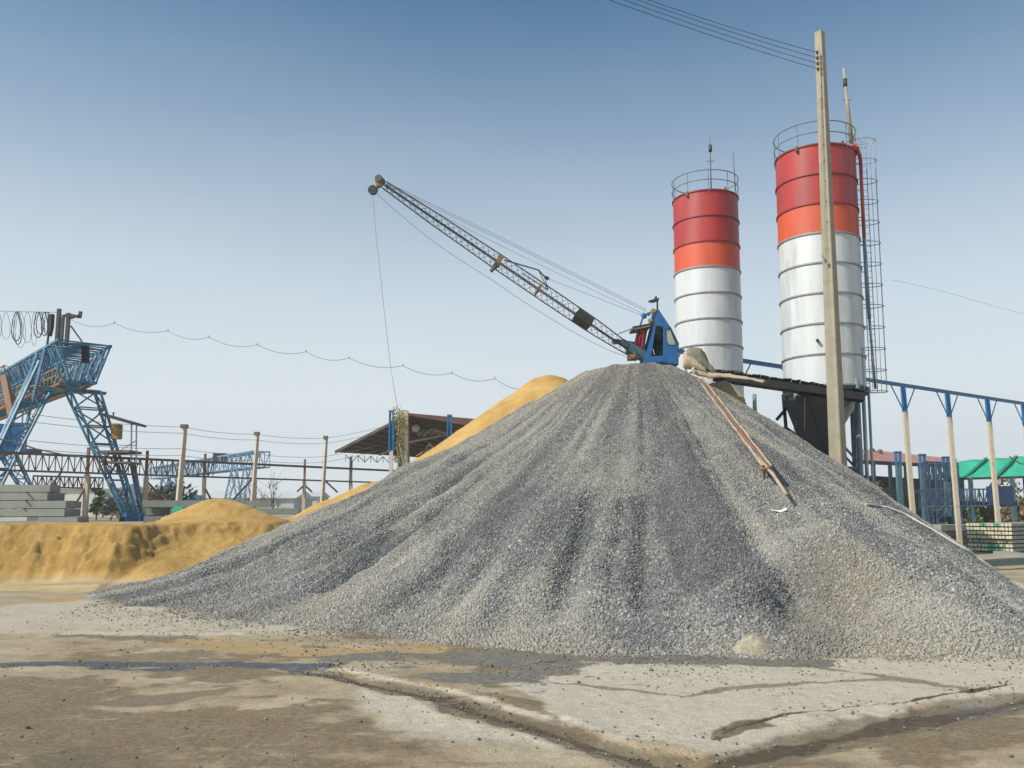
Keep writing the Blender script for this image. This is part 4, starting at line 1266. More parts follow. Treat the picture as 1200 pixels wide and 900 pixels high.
# ------------------------------------------------------------------ blue runway on white concrete posts (behind the silos, going away)
rw = thing("crane_runway", "long blue runway beam on slim cream concrete posts with blue Y brackets", "crane runway", (25.6, 56, 0))
Q0 = at(1058, 452, 56.0); Q1 = at(1110, 460, 59.2)
dirq = (Q1 - Q0); dirq.z = 0
HB = Q0.z
def rpt(k): 
    p = Q0 + dirq * k; p.z = HB
    return p
MB().bar(rpt(-4.6), rpt(9), 0.14, 0.16).build("runway_beam", M["blue"], rw)
MB().bar(rpt(-4.6) + Vector((0, 0, .12)), rpt(9) + Vector((0, 0, .12)), 0.06, 0.08).build("rail", M["teal_steel"], rw)
ud = dirq.normalized()
for k in range(-4, 9):
    p = rpt(k)
    hz_ = float(heap_z(np.array([p.x]), np.array([p.y]))[0])
    lean = 0.28
    foot = Vector((p.x + lean, p.y, 0)); top = p - Vector((0, 0, 1.75)) 
    top = foot.lerp(Vector((p.x, p.y, p.z)), (p.z - 1.75) / p.z)
    post = MB().bar(foot, top, 0.27, 0.27, (0, 1, 0)).build("post", M["post_concrete"], rw)
    MB().bar(top - (p - top).normalized() * .1, p - Vector((0, 0, .085)), 0.25, 0.26, (0, 1, 0)).build("head_plate", M["blue"], post)
    for s in (-1, 1):
        MB().bar(top + Vector((0, 0, .05)) + ud * (0.13 * s), p + ud * (1.4 * s) - Vector((0, 0, .08)), 0.055).build("bracket", M["blue"], post)

# ------------------------------------------------------------------ right yard: shed, canopy, low blue gantry, piles
def simple_shed(name, label, cat, px0, px1, ridge_y, eave_y, D, depth, wall, roofm, base_y=None):
    a = at(px0, eave_y, D); b_ = at(px1, eave_y, D)
    zr = at(0, ridge_y, D + depth * .45).z; ze = a.z
    r = thing(name, label, cat, ((a.x + b_.x) / 2, D, 0))
    MB().plate([(a.x, D - .6, ze), (b_.x, D - .6, ze), (b_.x, D + depth / 2, zr), (a.x, D + depth / 2, zr)], (0, 0, .12)).plate([(a.x, D + depth + .6, ze), (b_.x, D + depth + .6, ze), (b_.x, D + depth / 2 + .01, zr), (a.x, D + depth / 2 + .01, zr)], (0, 0, .12)).build("roof", roofm, r)
    MB().bar((a.x, D - .65, ze - .02), (b_.x, D - .65, ze - .02), .08, .3).build("eave_board", M["roof_under"], r)
    return r, a, b_, ze, zr

r = thing("open_shed", "long open shed with faded red roof behind the cream runway posts", "shed", at(1060, 600, 92))
A_, B_, C_, D_ = at(1000, 540, 80), at(1122, 546, 100), at(1122, 539, 107), at(1000, 526.5, 88)
MB().plate([A_, B_, C_, D_], (0, 0, .12)).plate([D_, C_, at(1122, 545, 116), at(1000, 538, 96)], (0, 0, .12)).build("roof", M["pink_roof"], r)
MB().bar(A_ + Vector((0, -.1, -.1)), B_ + Vector((0, -.1, -.1)), .1, .35).build("eave_board", M["roof_under"], r)
w0, w1 = at(1000, 560, 92), at(1122, 560, 112)
MB().bar((w0.x, 92, 3.3), (w1.x, 112, 3.3), .2, 6.6).build("back_wall", M["dark_wall"], r)
for k in range(8):
    p = A_.lerp(B_, k / 7) + Vector((.3, .3, 0))
    MB().bar((p.x, p.y, 0), p, .3).build("column", M["teal_steel"], r)
for f in (.62, .38):
    MB().bar(Vector((A_.x, A_.y - .2, A_.z * f)), Vector((B_.x, B_.y - .2, B_.z * f)), .2, .45).build("cross_beam", M["brown_steel"], r)
for px, py, Dv in ((1031, 529.5, 90), (1022, 528, 90)):
    MB().ball(at(px, py, Dv), .3).build("roof_vent", M["brown_steel"], r)

for i, (px, ty, nm) in enumerate(((1052, 530, "first"), (1080.5, 533, "middle"), (1108, 536, "last"))):
    t_ = at(px, ty, 84)
    c = thing("runway_column", "blue topped runway column before the red roof, " + ("beside the tall silo", "beside the dark blue lattice", "next to the green canopy")[i], "column", (t_.x, 84, 0))
    for s in (-.22, .22):
        MB().bar((t_.x + s, 84, at(0, 545 + i * 2, 84).z), (t_.x + s, 84, t_.z), .16, .3, (0, 1, 0)).build("head_cheek", M["blue"], c)
    MB().bar((t_.x - .35, 84, t_.z), (t_.x + .35, 84, t_.z), .3, .18).build("cap", M["blue"], c)
    MB().bar((t_.x, 84, 0), (t_.x, 84, at(0, 545 + i * 2, 84).z), .5, .4, (0, 1, 0)).build("shaft", M["teal_steel"], c)

cn = thing("green_canopy", "bright green sheet canopy on thin posts beyond the cream runway posts", "canopy", at(1160, 600, 80))
A_, B_, C_, D_ = at(1115, 560, 78), at(1290, 555, 78), at(1290, 529, 85), at(1124, 540, 85)
b = MB()
nu, nv = 40, 8
vs = []
for i in range(nu + 1):
    for j in range(nv + 1):
        f, g_ = i / nu, j / nv
        p = A_.lerp(B_, f).lerp(D_.lerp(C_, f), g_)
        p.z -= .16 * abs(math.sin(f * math.pi * 7)) * math.sin(g_ * math.pi) + .05 * math.sin(f * 40 + g_ * 7)
        vs.append(p)
b.add(vs, [(i * (nv + 1) + j, (i + 1) * (nv + 1) + j, (i + 1) * (nv + 1) + j + 1, i * (nv + 1) + j + 1) for i in range(nu) for j in range(nv)])
sh = b.build("sheet", M["green_net"], cn, True); sh.modifiers.new("t", "SOLIDIFY").thickness = .04
for f0 in (.09, .30, .62):
    MB().bar(A_.lerp(B_, f0) + Vector((0, -.05, .05)), D_.lerp(C_, f0 + .10) + Vector((0, -.05, .12)), .28, .08).build("seam", M["green_seam"], cn)
MB().bar(A_ + Vector((0, 0, -.12)), B_ + Vector((0, 0, -.12)), .12, .2).build("edge_beam", M["dark_steel"], cn)
for px in (1137, 1186, 1240):
    p = at(px, 560, 78)
    MB().bar((p.x, 78, 0), (p.x, 78, p.z), .30).build("post", M["teal_steel"], cn)
for px in (1126, 1200, 1260):
    p = at(px, 545, 85)
    MB().bar((p.x, 85, 0), (p.x, 85, p.z), .30).build("post", M["teal_steel"], cn)
MB().bar(at(1195, 543, 77), at(1183, 535, 77), .1).bar(at(1204, 545, 77), at(1195, 543, 77), .1).build("loose_bar", M["brown_steel"], cn)

gb = thing("lattice_gantry", "dark blue low lattice gantry standing under the green canopy", "gantry", at(1130, 620, 73))
def truss(b, p0, p1, h, w, n, rc, rl):
    """box truss with its top chords on p0-p1"""
    p0, p1 = Vector(p0), Vector(p1)
    d = (p1 - p0).normalized(); s = d.cross(Vector((0, 0, 1))).normalized() * (w / 2); u = Vector((0, 0, -h))
    ch = [(p0 + s, p1 + s), (p0 - s, p1 - s), (p0 - s + u, p1 - s + u), (p0 + s + u, p1 + s + u)]
    for a, c_ in ch: b.bar(a, c_, rc)
    for i in range(4):
        a, c_ = ch[i], ch[(i + 1) % 4]
        b.lace(a[0], a[1], c_[0], c_[1], n, rl, True, i % 2)
    return b
truss(MB(), at(1078, 574, 74), at(1184, 573, 72), 1.4, 1.2, 22, .10, .045).build("main_girder", M["dark_gantry"], gb)
truss(MB(), at(1082, 541, 78), at(1122, 543, 77), 1.6, 1.2, 10, .10, .05).build("upper_girder", M["dark_gantry"], gb)
for px, py in ((1085, 545), (1098, 545), (1118, 545)):
    p = at(px, py, 76)
    b = MB(); b.bar((p.x - .3, 76, 0), (p.x - .1, 76, p.z), .14); b.bar((p.x + .5, 76, 0), (p.x + .2, 76, p.z), .14)
    b.lace((p.x - .3, 76, 0), (p.x - .1, 76, p.z), (p.x + .5, 76, 0), (p.x + .2, 76, p.z), 8, .09)
    b.build("leg", M["dark_gantry"], gb)
p = at(1172, 581, 71.5)
MB().box(p, (1.6, 1.2, 1.6)).build("trolley_box", M["navy"], gb)
p = at(1152, 590, 73); MB().box((p.x, 73, p.z), (5.5, .6, .35)).build("end_beam", M["navy"], gb)
for i, px in enumerate((1095, 1112)):
    q = at(px, 612, 76.8); MB().box((q.x, 76.8, 1.1), (1.0, 1.0, 2.2)).build("drive_box", M["navy"], gb)

# stacks of concrete: copies share one mesh
def copy_tree(o, parent=None):
    c = o.copy(); COL.objects.link(c); c.parent = parent
    for ch in o.children: copy_tree(ch, c)
    return c

pd = Vector((0.80, 0.60, 0)); pn = Vector((0.60, -0.80, 0))
def pile_proto(endm):
    b = MB()
    b.bar(Vector((0, 0, 0)) + pd * .012, pd * 9.0, .19, .19)
    o = b.build("concrete_pile", M["pile_side"])
    MB().bar((0, 0, 0), pd * .011, .165, .165).build("end_face", endm, o)
    return o
cream = pile_proto(M["pile_end"]); green = pile_proto(M["pile_end_green"])
c0 = at(1185, 640, 54.0)
first = {True: True, False: True}
for row in range(7):
    for k in range(13):
        if row < 5 and k > 12 - 0: continue
        if (12 - k) > 10 + row * 0 and row > 4: pass
        gflag = (row, k) in ((6, 4), (6, 5), (6, 8), (6, 9), (1, 6), (1, 7), (1, 10), (0, 6), (0, 7))
        src = green if gflag else cream
        o = src if first[gflag] else copy_tree(src)
        first[gflag] = False
        o.location = Vector((c0.x, c0.y, .22)) - pn * (-.215 * 0) + pn * (-(12 - k) * .215) * -1 * -1 + Vector((0, 0, row * .262)) + pd * random.uniform(-.05, .05) + (pd * .3 if row == 2 else pd * 0)
        if gflag: tag(o, "square concrete pile with a green painted end in the tall pile stack", "concrete pile", "green ended concrete piles in the stack")
        else: tag(o, "square concrete pile with a cream end in the tall pile stack", "concrete pile", "cream ended concrete piles in the stack")
for row in range(7):
    for q in (.5, 3.5, 6.8):
        pp_ = Vector((c0.x, c0.y, .22 + row * .262 - .131)) + pd * q
        o = MB().bar(pp_ + pn * .1, pp_ - pn * 2.7, .08, .055).build("timber_batten", M["bark"])
        tag(o, "thin dark timber batten separating rows of the cream ended pile stack", "batten", "battens between the concrete piles")
sl_proto = MB().bar((0, 0, 0), (7.5, 2.5, 0), .9, .40).build("concrete_beam", M["slab"])
firsts = [True]
def place_beam(loc, label, group):
    o = sl_proto if firsts[0] else copy_tree(sl_proto)
    firsts[0] = False
    o.location = loc
    return tag(o, label, "concrete beam", group)
for row in range(4):
    p = at(1084 + row * 3, 640, 60)
    for k in range(3):
        place_beam(Vector((p.x - .6 + k * .15 + row * .3, 60 + k * 1.0, .22 + row * .43)), "grey concrete beam in the low stack between the cream runway posts", "beams stacked between the cream posts")
for row in range(2):
    p = at(1128, 640, 66)
    for k in range(3):
        place_beam(Vector((p.x + k * .15, 66 + k * 1.1, .22 + row * .9 )), "grey concrete beam in the wide stack behind the second cream post", "beams stacked behind the second cream post")
kb = at(1215, 660, 46)
tag(MB().bar(at(1172, 651, 52), at(1300, 668, 46), 1.2, .55).build("concrete_kerb", M["slab"]), "long low grey concrete kerb in front of the tall pile stack", "kerb")

# ------------------------------------------------------------------ left: runway trestle of brown steel
ts_ = thing("runway_trestle", "long brown steel runway trestle on rusty and cream posts behind the sand", "crane runway", (-24, 54, TERR))
T0 = Vector((-.5745 * 49, 49, 0)); T1 = Vector((-.145 * 69.4, 69.4, 0))
def tcol(px):
    """plan point of the trestle line seen in column px"""
    lo, hi = -1.5, 2.0
    for _ in range(50):
        mid = (lo + hi) / 2
        p = T0.lerp(T1, mid)
        zz = 5.5
        dep = p.y * math.cos(TH) + (zz - EYE) * math.sin(TH)
        if 600 + F * p.x / dep < px: lo = mid
        else: hi = mid
    return T0.lerp(T1, lo)
ZT, ZB = 5.95, 4.95
va, vb = tcol(-60), tcol(500)
v3 = lambda p, z: Vector((p.x, p.y, z))
MB().bar(v3(va, ZT), v3(vb, ZT), .16, .15).build("top_beam", M["brown_steel"], ts_)
MB().bar(v3(va, ZB), v3(vb, ZB), .14, .11).build("lower_beam", M["brown_steel"], ts_)
q0, q1 = tcol(18), tcol(250)
MB().lace(v3(q0, ZT), v3(q1, ZT), v3(q0, ZB), v3(q1, ZB), 34, .045).build("lacing", M["brown_steel"], ts_)
q0, q1 = tcol(20), tcol(105)
off = Vector((.3, 1.2, 0))
MB().bar(v3(q0 + off, ZB - .25), v3(q1 + off, ZB - .25), .09).bar(v3(q0 + off, ZB - .9), v3(q1 + off, ZB - .9), .09).lace(v3(q0 + off, ZB - .25), v3(q1 + off, ZB - .25), v3(q0 + off, ZB - .9), v3(q1 + off, ZB - .9), 16, .05).build("rear_lacing", M["brown_steel"], ts_)
for px, wdt in ((-10, .22), (103, .20), (172, .19), (240, .17), (299, .20), (357, .18), (379, .19), (412, .14)):
    p = tcol(px)
    post = MB().bar(v3(p, TERR - .1), v3(p, ZB - .1), wdt * 1.25, wdt * 1.25, (0, 1, 0)).build("post", M["post_concrete"], ts_)
    MB().bar(v3(p, ZB - .1), v3(p, ZT + .55), wdt * .75, wdt * .75, (0, 1, 0)).build("post_top", M["rust"], post)
for (pa, za, pb_, zb_) in ((72, 4.9, 54, 3.6), (66, 4.3, 79, 2.3), (103, 4.2, 84, 2.4), (172, 4.6, 190, 3.6), (216, 4.6, 188, 2.2), (240, 4.3, 260, 2.3), (297, 5.0, 262, 2.6), (299, 3.6, 276, 2.2), (382, 4.9, 396, 4.1), (357, 4.6, 366, 4.1), (357, 4.6, 349, 4.1)):
    MB().bar(v3(tcol(pa), za), v3(tcol(pb_), zb_), .10).build("knee_brace", M["brown_steel"], ts_)

# power poles in front of the trestle, and their wires
tops = []
for i, (px, ty, D, w) in enumerate(((217, 500, 51.0, .30), (302, 508.5, 56.0, .25), (382.5, 513, 60.5, .24))):
    t_ = at(px, ty, D)
    pl = thing("power_pole", ("thick weathered concrete power pole with dark cap", "slim cream concrete power pole between the sand and the trestle", "cream concrete power pole standing nearest to the open roofed shed")[i], "power pole", (t_.x - .05, D, TERR), "concrete power poles along the trestle")
    mm = NT("stained_pole") if False else M["post_concrete"]
    MB().tube((t_.x - .25, D, TERR - .1), t_, w * .72, 4, w * .48).build("shaft", mm, pl)
    MB().box(t_ + Vector((-.05, 0, .02)), (w * 1.25, w * 1.2, .22)).build("cap", M["brown_steel"], pl)
    tops.append(t_)
extra = [at(40, 485, 42.0)]
endp = at(470, 494, 66.0)
for k, (dz, lab) in enumerate(((-.05, "topmost"), (-.42, "second"), (-1.35, "third"), (-1.75, "lowest"))):
    pts = []
    chain = [extra[0]] + tops + [endp]
    for a, c_ in zip(chain[:-1], chain[1:]):
        for i in range(8):
            f = i / 8; p = a.lerp(c_, f) + Vector((0, -.3, dz - .12 * 4 * f * (1 - f))); pts.append(p)
    tag(MB().poly(pts, .014, 4).build("power_line", M["wire"]), lab + " thin pale wire running along the concrete power poles behind the sand", "overhead wire", "wires along the concrete power poles")

# ------------------------------------------------------------------ big blue gantry crane at the left
gc = thing("gantry_crane", "big weathered blue lattice gantry crane with splayed legs and yellow walkway", "gantry crane", (-26, 52, TERR))
E0 = at(100, 402, 52.0)
gd = Vector((-.66, .75, 0)).normalized(); gl = Vector((.75, .66, 0)).normalized()
ZTOP = E0.z; ZBOT = at(100, 447, 52).z
GL = 34.0
def gp(s, l, z): 
    p = E0 + gd * s + gl * l
    return Vector((p.x, p.y, z))
b = MB()
WT, WB = 1.5, .75
chs = [((0, WT, ZTOP), (GL, WT, ZTOP)), ((0, -WT, ZTOP), (GL, -WT, ZTOP)), ((0, -WB, ZBOT), (GL, -WB, ZBOT)), ((0, WB, ZBOT), (GL, WB, ZBOT))]
CH = [(gp(*a), gp(*c_)) for a, c_ in chs]
for a, c_ in CH: b.bar(a, c_, .15)
for i in range(4):
    a, c_ = CH[i], CH[(i + 1) % 4]
    b.lace(a[0], a[1], c_[0], c_[1], 38, .08, True, i % 2)
ZM = (ZTOP + ZBOT) / 2
for sgn in (-1, 1):
    m0, m1 = gp(0, sgn * (WT + WB) / 2, ZM), gp(GL, sgn * (WT + WB) / 2, ZM)
    b.bar(m0, m1, .08)
    tt0, tt1 = gp(0, sgn * WT, ZTOP), gp(GL, sgn * WT, ZTOP)
    b.lace(tt0, tt1, m0, m1, 60, .06, False); b.lace(m0, m1, gp(0, sgn * WB, ZBOT), gp(GL, sgn * WB, ZBOT), 60, .06, False, 1)
b.build("bridge_girder", M["gantry_blue"], gc)
# walkway
ZW = ZBOT - .25
b = MB(); b.bar(gp(-.1, -1.2, ZW), gp(GL, -1.2, ZW), .28, .12); b.bar(gp(-.1, .3, ZW), gp(GL, .3, ZW), .3, .12)
wk = b.build("walkway", M["orange_rail"], gc)
b = MB()
for l in (-1.55,):
    for z in (.45, .9): b.bar(gp(-.2, l, ZW + z), gp(GL, l, ZW + z), .06)
    for i in range(36): b.bar(gp(-.1 + i * .95, l, ZW), gp(-.2 + i * .95, l, ZW + .9), .05)
b.build("walkway_rail", M["yellow"], wk)
b = MB()
for i in range(14): b.bar(gp(.4 + i * 1.5, -1.2, ZW + .05), gp(.8 + i * 1.5, -.8, ZW + .95), .09)
b.build("walkway_strut", M["rust"], wk)
# splayed legs at the near end
def leg(topc, foot, wt, wf, dpt, name="leg"):
    """lattice leg: four chords from a wide head to a narrow foot"""
    b = MB()
    T = [topc + gl * (a * wt / 2) + gd * (c_ * dpt / 2) for a, c_ in ((-1, -1), (1, -1), (1, 1), (-1, 1))]
    Ft = [foot + gl * (a * wf / 2) + gd * (c_ * dpt * .35) for a, c_ in ((-1, -1), (1, -1), (1, 1), (-1, 1))]
    for t_, f_ in zip(T, Ft): b.bar(t_, f_, .14)
    for i in range(4):
        j = (i + 1) % 4
        b.lace(T[i], Ft[i], T[j], Ft[j], 7, .08, True, i % 2)
    return b.build(name, M["gantry_blue"], gc)
hr = gp(1.0, .25, ZBOT - .45)
fr_ = Vector((at(153, 607, 53.6).x, 53.6, TERR + .35))
leg(hr, fr_, 1.75, .55, 1.2)
boot = MB().box((fr_.x, fr_.y, TERR + .25), (.75, .8, .7), .7).build("wheel_boot", M["blue"], gc)
MB().disc((fr_.x - .3, fr_.y - .45, TERR + .12), (.66, -.75, 0), .2, .12).build("wheel", M["dark_steel"], boot)
hl_ = gp(4.5, -.9, ZBOT + 1.6)
fl = Vector((at(-30, 606, 49.0).x, 49.0, TERR + .35))
leg(hl_, fl, 1.5, .9, 1.2)
boot = MB().box((fl.x, fl.y, TERR + .25), (.75, .8, .7), .7).build("wheel_boot", M["blue"], gc)
MB().disc((fl.x - .3, fl.y - .45, TERR + .12), (.66, -.75, 0), .2, .12).build("wheel", M["dark_steel"], boot)
# raking struts up to the top chord
MB().bar(gp(3.2, -WT, ZTOP), hl_.lerp(fl, .45) + gl * .4, .14).bar(gp(5.2, -WT, ZTOP), hl_.lerp(fl, .45) - gl * .4, .14).build("raking_strut", M["gantry_blue"], gc)
MB().bar(gp(1, -2.4, ZBOT - .5), gp(1, 1.6, ZBOT - .5), .5, .16).bar(gp(4, -2.2, ZBOT - .2), gp(4, 1.2, ZBOT - .2), .35, .14).build("head_beam", M["gantry_blue"], gc)
# second leg pair far down the girder
for l, fx in ((1.5, 5.0), (-1.5, -5.0)):
    leg(gp(30, l * .3, ZBOT - .3), gp(30, fx, TERR), 1.6, .6, 1.2)
# hardware on the top
Z0 = ZTOP
for (px, ty, w) in ((69.5, 362, .20), (74, 372, .16), (80.5, 367, .20)):
    t_ = at(px, ty, 52.3)
    MB().bar((t_.x - .02, 52.3, Z0 - .1), t_, w, w, (0, 1, 0)).build("collector_post", M["dark_steel"], gc)
MB().bar(at(73, 371, 52.3), at(82, 368.5, 52.3), .16).bar(at(81, 369, 52.3), at(94, 371.5, 52.3), .17).bar(at(83, 373, 52.3), at(92, 370, 52.3), .10).bar(at(93.2, 372.5, 52.3), at(94.6, 365, 52.3), .17).build("collector_arm", M["dark_steel"], gc)
MB().bar(at(83, 382, 52.3), at(96, 400, 52.3), .08).build("stay_rod", M["dark_steel"], gc)
MB().plate([at(56, 369, 53.5), at(61, 367.5, 53.5), at(60, 382, 53.5), at(57.5, 393, 53.5), at(55.5, 393, 53.5)], (0, .35, 0)).bar(at(57, 392, 53.6), at(54.5, 410, 53.6), .10).build("cable_hanger", M["black"], gc)
MB().bar(at(100, 406, 53), at(100.5, 425, 53), .35).build("control_box", M["black"], gc)
p = at(11, 456, 66)
MB().bar(at(5, 440, 59), at(14, 486, 59), .42, .42, (0, 1, 0)).build("hoist_column", M["salmon"], gc)
MB().bar(at(-8, 436, 59), at(5, 428, 59), .06).bar(at(5, 428, 59), at(24, 434, 59), .06).bar(at(5, 428, 59), at(6, 446, 59), .07).bar(at(-6, 444, 59), at(5, 428, 59), .05).build("hoist_jib", M["brown_steel"], gc)
# operator cabin hung under the girder
c = at(8, 515, 60)
cb = MB().box((c.x - .6, 60, c.z), (3.2, 2.0, 2.0), .3).build("operator_cabin", M["blue"], gc)
MB().box((c.x - .4, 58.95, c.z + .2), (1.6, .06, .8), .3).build("cabin_window", M["dark_wall"], cb)
MB().bar(at(-10, 531, 59.5), at(42, 529, 59.5), 1.6, .28).build("cabin_floor", M["navy"], cb)
for px in (-6, 14, 26):
    MB().bar(at(px, 497, 60), at(px + 1, 478, 62), .1).build("cabin_hanger", M["gantry_blue"], cb)
# operator platform on the near leg
D2 = 53.2
MB().bar(at(124, 486.5, D2), at(163.5, 498, D2), 2.0, .16).build("platform_roof", M["dark_steel"], gc)
MB().bar(at(133, 484, D2), at(133, 488, D2), .06).bar(at(131.5, 484, D2), at(134.5, 484, D2), .06).build("roof_lamp", M["dark_steel"], gc)
p = at(136, 506, D2)
MB().box(p, (.42, .5, .92)).build("switch_box", M["wood_box"], gc)
MB().box(p + Vector((.25, -.02, 0)), (.10, .52, .92)).build("switch_box_door", M["yellow"], gc)
for px in (154.2, 160):
    MB().bar(at(px, 496, D2), at(px - .5, 545, D2), .07).build("platform_post", M["pale_steel"], gc)
MB().bar(at(125, 530.5, D2), at(159, 530, D2), 1.8, .16).bar(at(122, 541.5, D2), at(159, 543, D2), 1.6, .12).build("platform_deck", M["brown_steel"], gc)
MB().bar(at(138, 530, D2), at(160, 516, D2), .05).bar(at(140, 522, D2), at(160, 522, D2), .05).build("platform_rail", M["pale_steel"], gc)
f2 = at(167.5, 607, 54.6)
MB().bar(at(157, 543, 54), (f2.x, 54.6, TERR + .3), .16).bar(at(153, 543, 54.2), (f2.x - .12, 54.6, TERR + .3), .14).lace(at(157, 543, 54), (f2.x, 54.6, TERR + .3), at(153, 543, 54.2), (f2.x - .3, 54.6, TERR + .3), 7, .05).build("platform_leg", M["gantry_blue"], gc)
MB().box((f2.x, 54.6, TERR + .25), (.5, .6, .6), .7).build("wheel_boot", M["blue"], gc)
MB().bar(at(146, 556, 54.2), at(152, 543, 54.2), .07).bar(at(158, 556, 54.2), at(152, 543, 54.2), .07).build("platform_bracket", M["gantry_blue"], gc)

tag(MB().poly([at(x, y, 47) for x, y in ((-40, 508), (-5, 514), (18, 518), (42, 526), (75, 533), (100, 536))], .045, 6).build("supply_cable", M["cable"]), "thick dark supply cable sagging in front of the gantry legs to the trestle beam", "cable")
# hanging cable loops along the girder, on their messenger wire
mw = MB().poly([at(-40, 363, 60), at(0, 364.5, 57), at(35, 365.5, 54.5), at(69, 366, 52.3)], .015, 4)
cl = mw.build("festoon_cable", M["cable"])
tag(cl, "looped black festoon cable hanging beside the dark posts on the blue gantry", "cable")
rg = random.Random(5)
def loop(x, y0, w, h, D, r):
    pts = []
    for i in range(25):
        t = 2 * math.pi * i / 24
        s = math.sin(t / 2) ** 2
        pts.append(at(x + w / 2 * math.sin(t) * (0.55 + .45 * s) + rg.uniform(-.3, .3), y0 + h * s, D + .15 * math.cos(t)))
    return pts
for (x, w, h, r) in ((-2, 9, 30, .016), (7, 12, 32, .014), (19, 13, 34, .034), (21, 12, 38, .03), (24, 15, 42, .014), (32, 12, 36, .014), (40, 8, 40, .012), (44.5, 12, 30, .036), (47, 11, 26, .03), (52, 9, 28, .03), (55, 8, 27, .03), (57.5, 5, 24, .02)):
    D = 57 - x * .07
    MB().poly(loop(x, 365.5, w, h, D, r), r, 5).build("cable_loop", M["cable"], cl)

# slack cable from the gantry to the batching crane
nodes = [(84, 375), (134, 378.5), (197, 387.5), (245, 395), (302, 404), (359, 412), (409, 419.5), (472, 428.5), (530, 437), (580, 443.5), (625, 455)]
pts = []
for i, (a, c_) in enumerate(zip(nodes[:-1], nodes[1:])):
    for k in range(10):
        f = k / 10
        D = 52.3 - 12 * (i + f) / 10
        pts.append(at(a[0] + (c_[0] - a[0]) * f, a[1] + (c_[1] - a[1]) * f + 6.5 * 4 * f * (1 - f) * .9, D))
sc_ = MB().poly(pts, .018, 5).build("slack_cable", M["wire"])
tag(sc_, "thin scalloped supply cable hanging across the sky from the blue gantry towards the sand heap", "cable")
w2 = None if True else MB().poly([at(x, y - 1.5, 52.3 - 12 * i / 9) for i, (x, y) in enumerate(nodes[1:])], .006, 4).build("messenger_wire", M["wire"], sc_)
for i, (x, y) in enumerate(nodes[1:-1]):
    MB().bar(at(x, y + 1, 52.3 - 12 * (i + 1) / 10), at(x, y - 2, 52.3 - 12 * (i + 1) / 10), .04).build("hanger_clip", M["wire"], sc_)

# ------------------------------------------------------------------ concrete stacks on the left terrace
lb = MB().bar((0, 0, 0), (-9.0, .35, 0), .8, .345).build("concrete_beam", M["slab"])
fl1 = [True]
names = ["lowest", "second", "third", "fourth", "topmost"]
for row, (rx, cnt) in enumerate(((95, 5), (84, 5), (86, 5), (66, 4), (60, 4))):
    for k in range(cnt):
        e = at(rx + k * 1.5, 605, 40.0 + k * .95 + row * .1)
        o = lb if fl1[0] else copy_tree(lb)
        fl1[0] = False
        o.location = (e.x + random.uniform(-.25, .1), e.y, TERR + .2 + row * .375)
        tag(o, "long grey concrete beam in the %s layer of the stepped stack under the blue gantry" % names[row], "concrete beam", "beams in the %s layer of the stepped stack" % names[row])
for row in range(4):
    for q in (-1.0, -4.2, -7.6):
        e = at(60, 605, 40.3)
        tag(MB().bar((e.x + q, 39.7, TERR + .2 + row * .375 + .187), (e.x + q, 43.5, TERR + .2 + row * .375 + .187), .08, .04).build("timber_batten", M["bark"]), "thin timber batten between layers of the stepped beam stack", "batten", "battens between the stepped beams")
e = at(-60, 612, 36.5)
tag(MB().bar(at(-60, 610, 36.2), at(38, 608, 36.6), 1.1, .16).build("concrete_slab", M["white_paint"]), "thin pale concrete slab lying on top of the sand bank", "slab")
b2 = MB().bar((0, 0, 0), (6.5, 1.2, 0), .7, .36).build("concrete_beam", M["slab"])
f2_ = [True]
for row, st_ in enumerate((0, .05, -.1)):
    for k in range(4):
        e = at(172, 606, 46.0 + k * .8)
        o = b2 if f2_[0] else copy_tree(b2)
        f2_[0] = False
        o.location = (e.x + st_ + (1.2 if row == 1 and k == 0 else 0) + random.uniform(-.1, .1), 46.0 + k * .8, TERR + .2 + row * .42)
        tag(o, "grey concrete beam in the small stack between the gantry foot and the sand mound", "concrete beam", "beams stacked by the sand mound")
p = at(207, 597.5, 45.2)
tag(MB().plate([p + Vector((-.2, 0, -.14)), p + Vector((.35, 0, -.14)), p + Vector((.3, 0, .15)), p + Vector((-.2, 0, .16))], (0, .35, .02)).build("green_sack", M["green_net"]), "small green sack lying on the beam stack beside the sand mound", "sack")

# ------------------------------------------------------------------ middle shed with raised roof
sd = thing("open_roofed_shed", "open shed with big tilted rust brown roof half hidden by the sand", "shed", at(480, 560, 66))
A_, B_, C_, D_ = at(393, 530, 66), at(479, 486, 60), at(600, 499, 68), at(485, 535.5, 75)
Cc = at(600, 530, 84)
nrm = (B_ - A_).cross(D_ - A_).normalized()
if nrm.z < 0: nrm = -nrm
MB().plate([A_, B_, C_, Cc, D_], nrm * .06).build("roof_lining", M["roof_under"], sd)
MB().plate([p + nrm * .063 for p in (A_, B_, C_, Cc, D_)], nrm * .07).build("roof", M["pink_roof"], sd)
b = MB()
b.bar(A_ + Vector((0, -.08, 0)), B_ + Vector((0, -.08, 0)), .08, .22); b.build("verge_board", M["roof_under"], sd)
b = MB()
bl, br_ = B_ + Vector((0, -.1, -.05)), C_ + Vector((0, -.1, -.05))
b.hexa([bl, br_ + Vector((0, 0, -.55)), br_ + Vector((0, .1, -.55)), bl + Vector((0, .1, 0))], [bl + Vector((0, 0, .15)), br_ + Vector((0, 0, .35)), br_ + Vector((0, .1, .35)), bl + Vector((0, .1, .15))])
b.build("fascia", M["pink_roof"], sd)
b = MB()
for i in range(1, 9):
    f = i / 9
    p0 = A_.lerp(B_, f) - nrm * .08; p1 = D_.lerp(Cc, f * .9) - nrm * .08
    b.bar(p0, p1, .10, .14)
b.build("purlin", M["brown_steel"], sd)
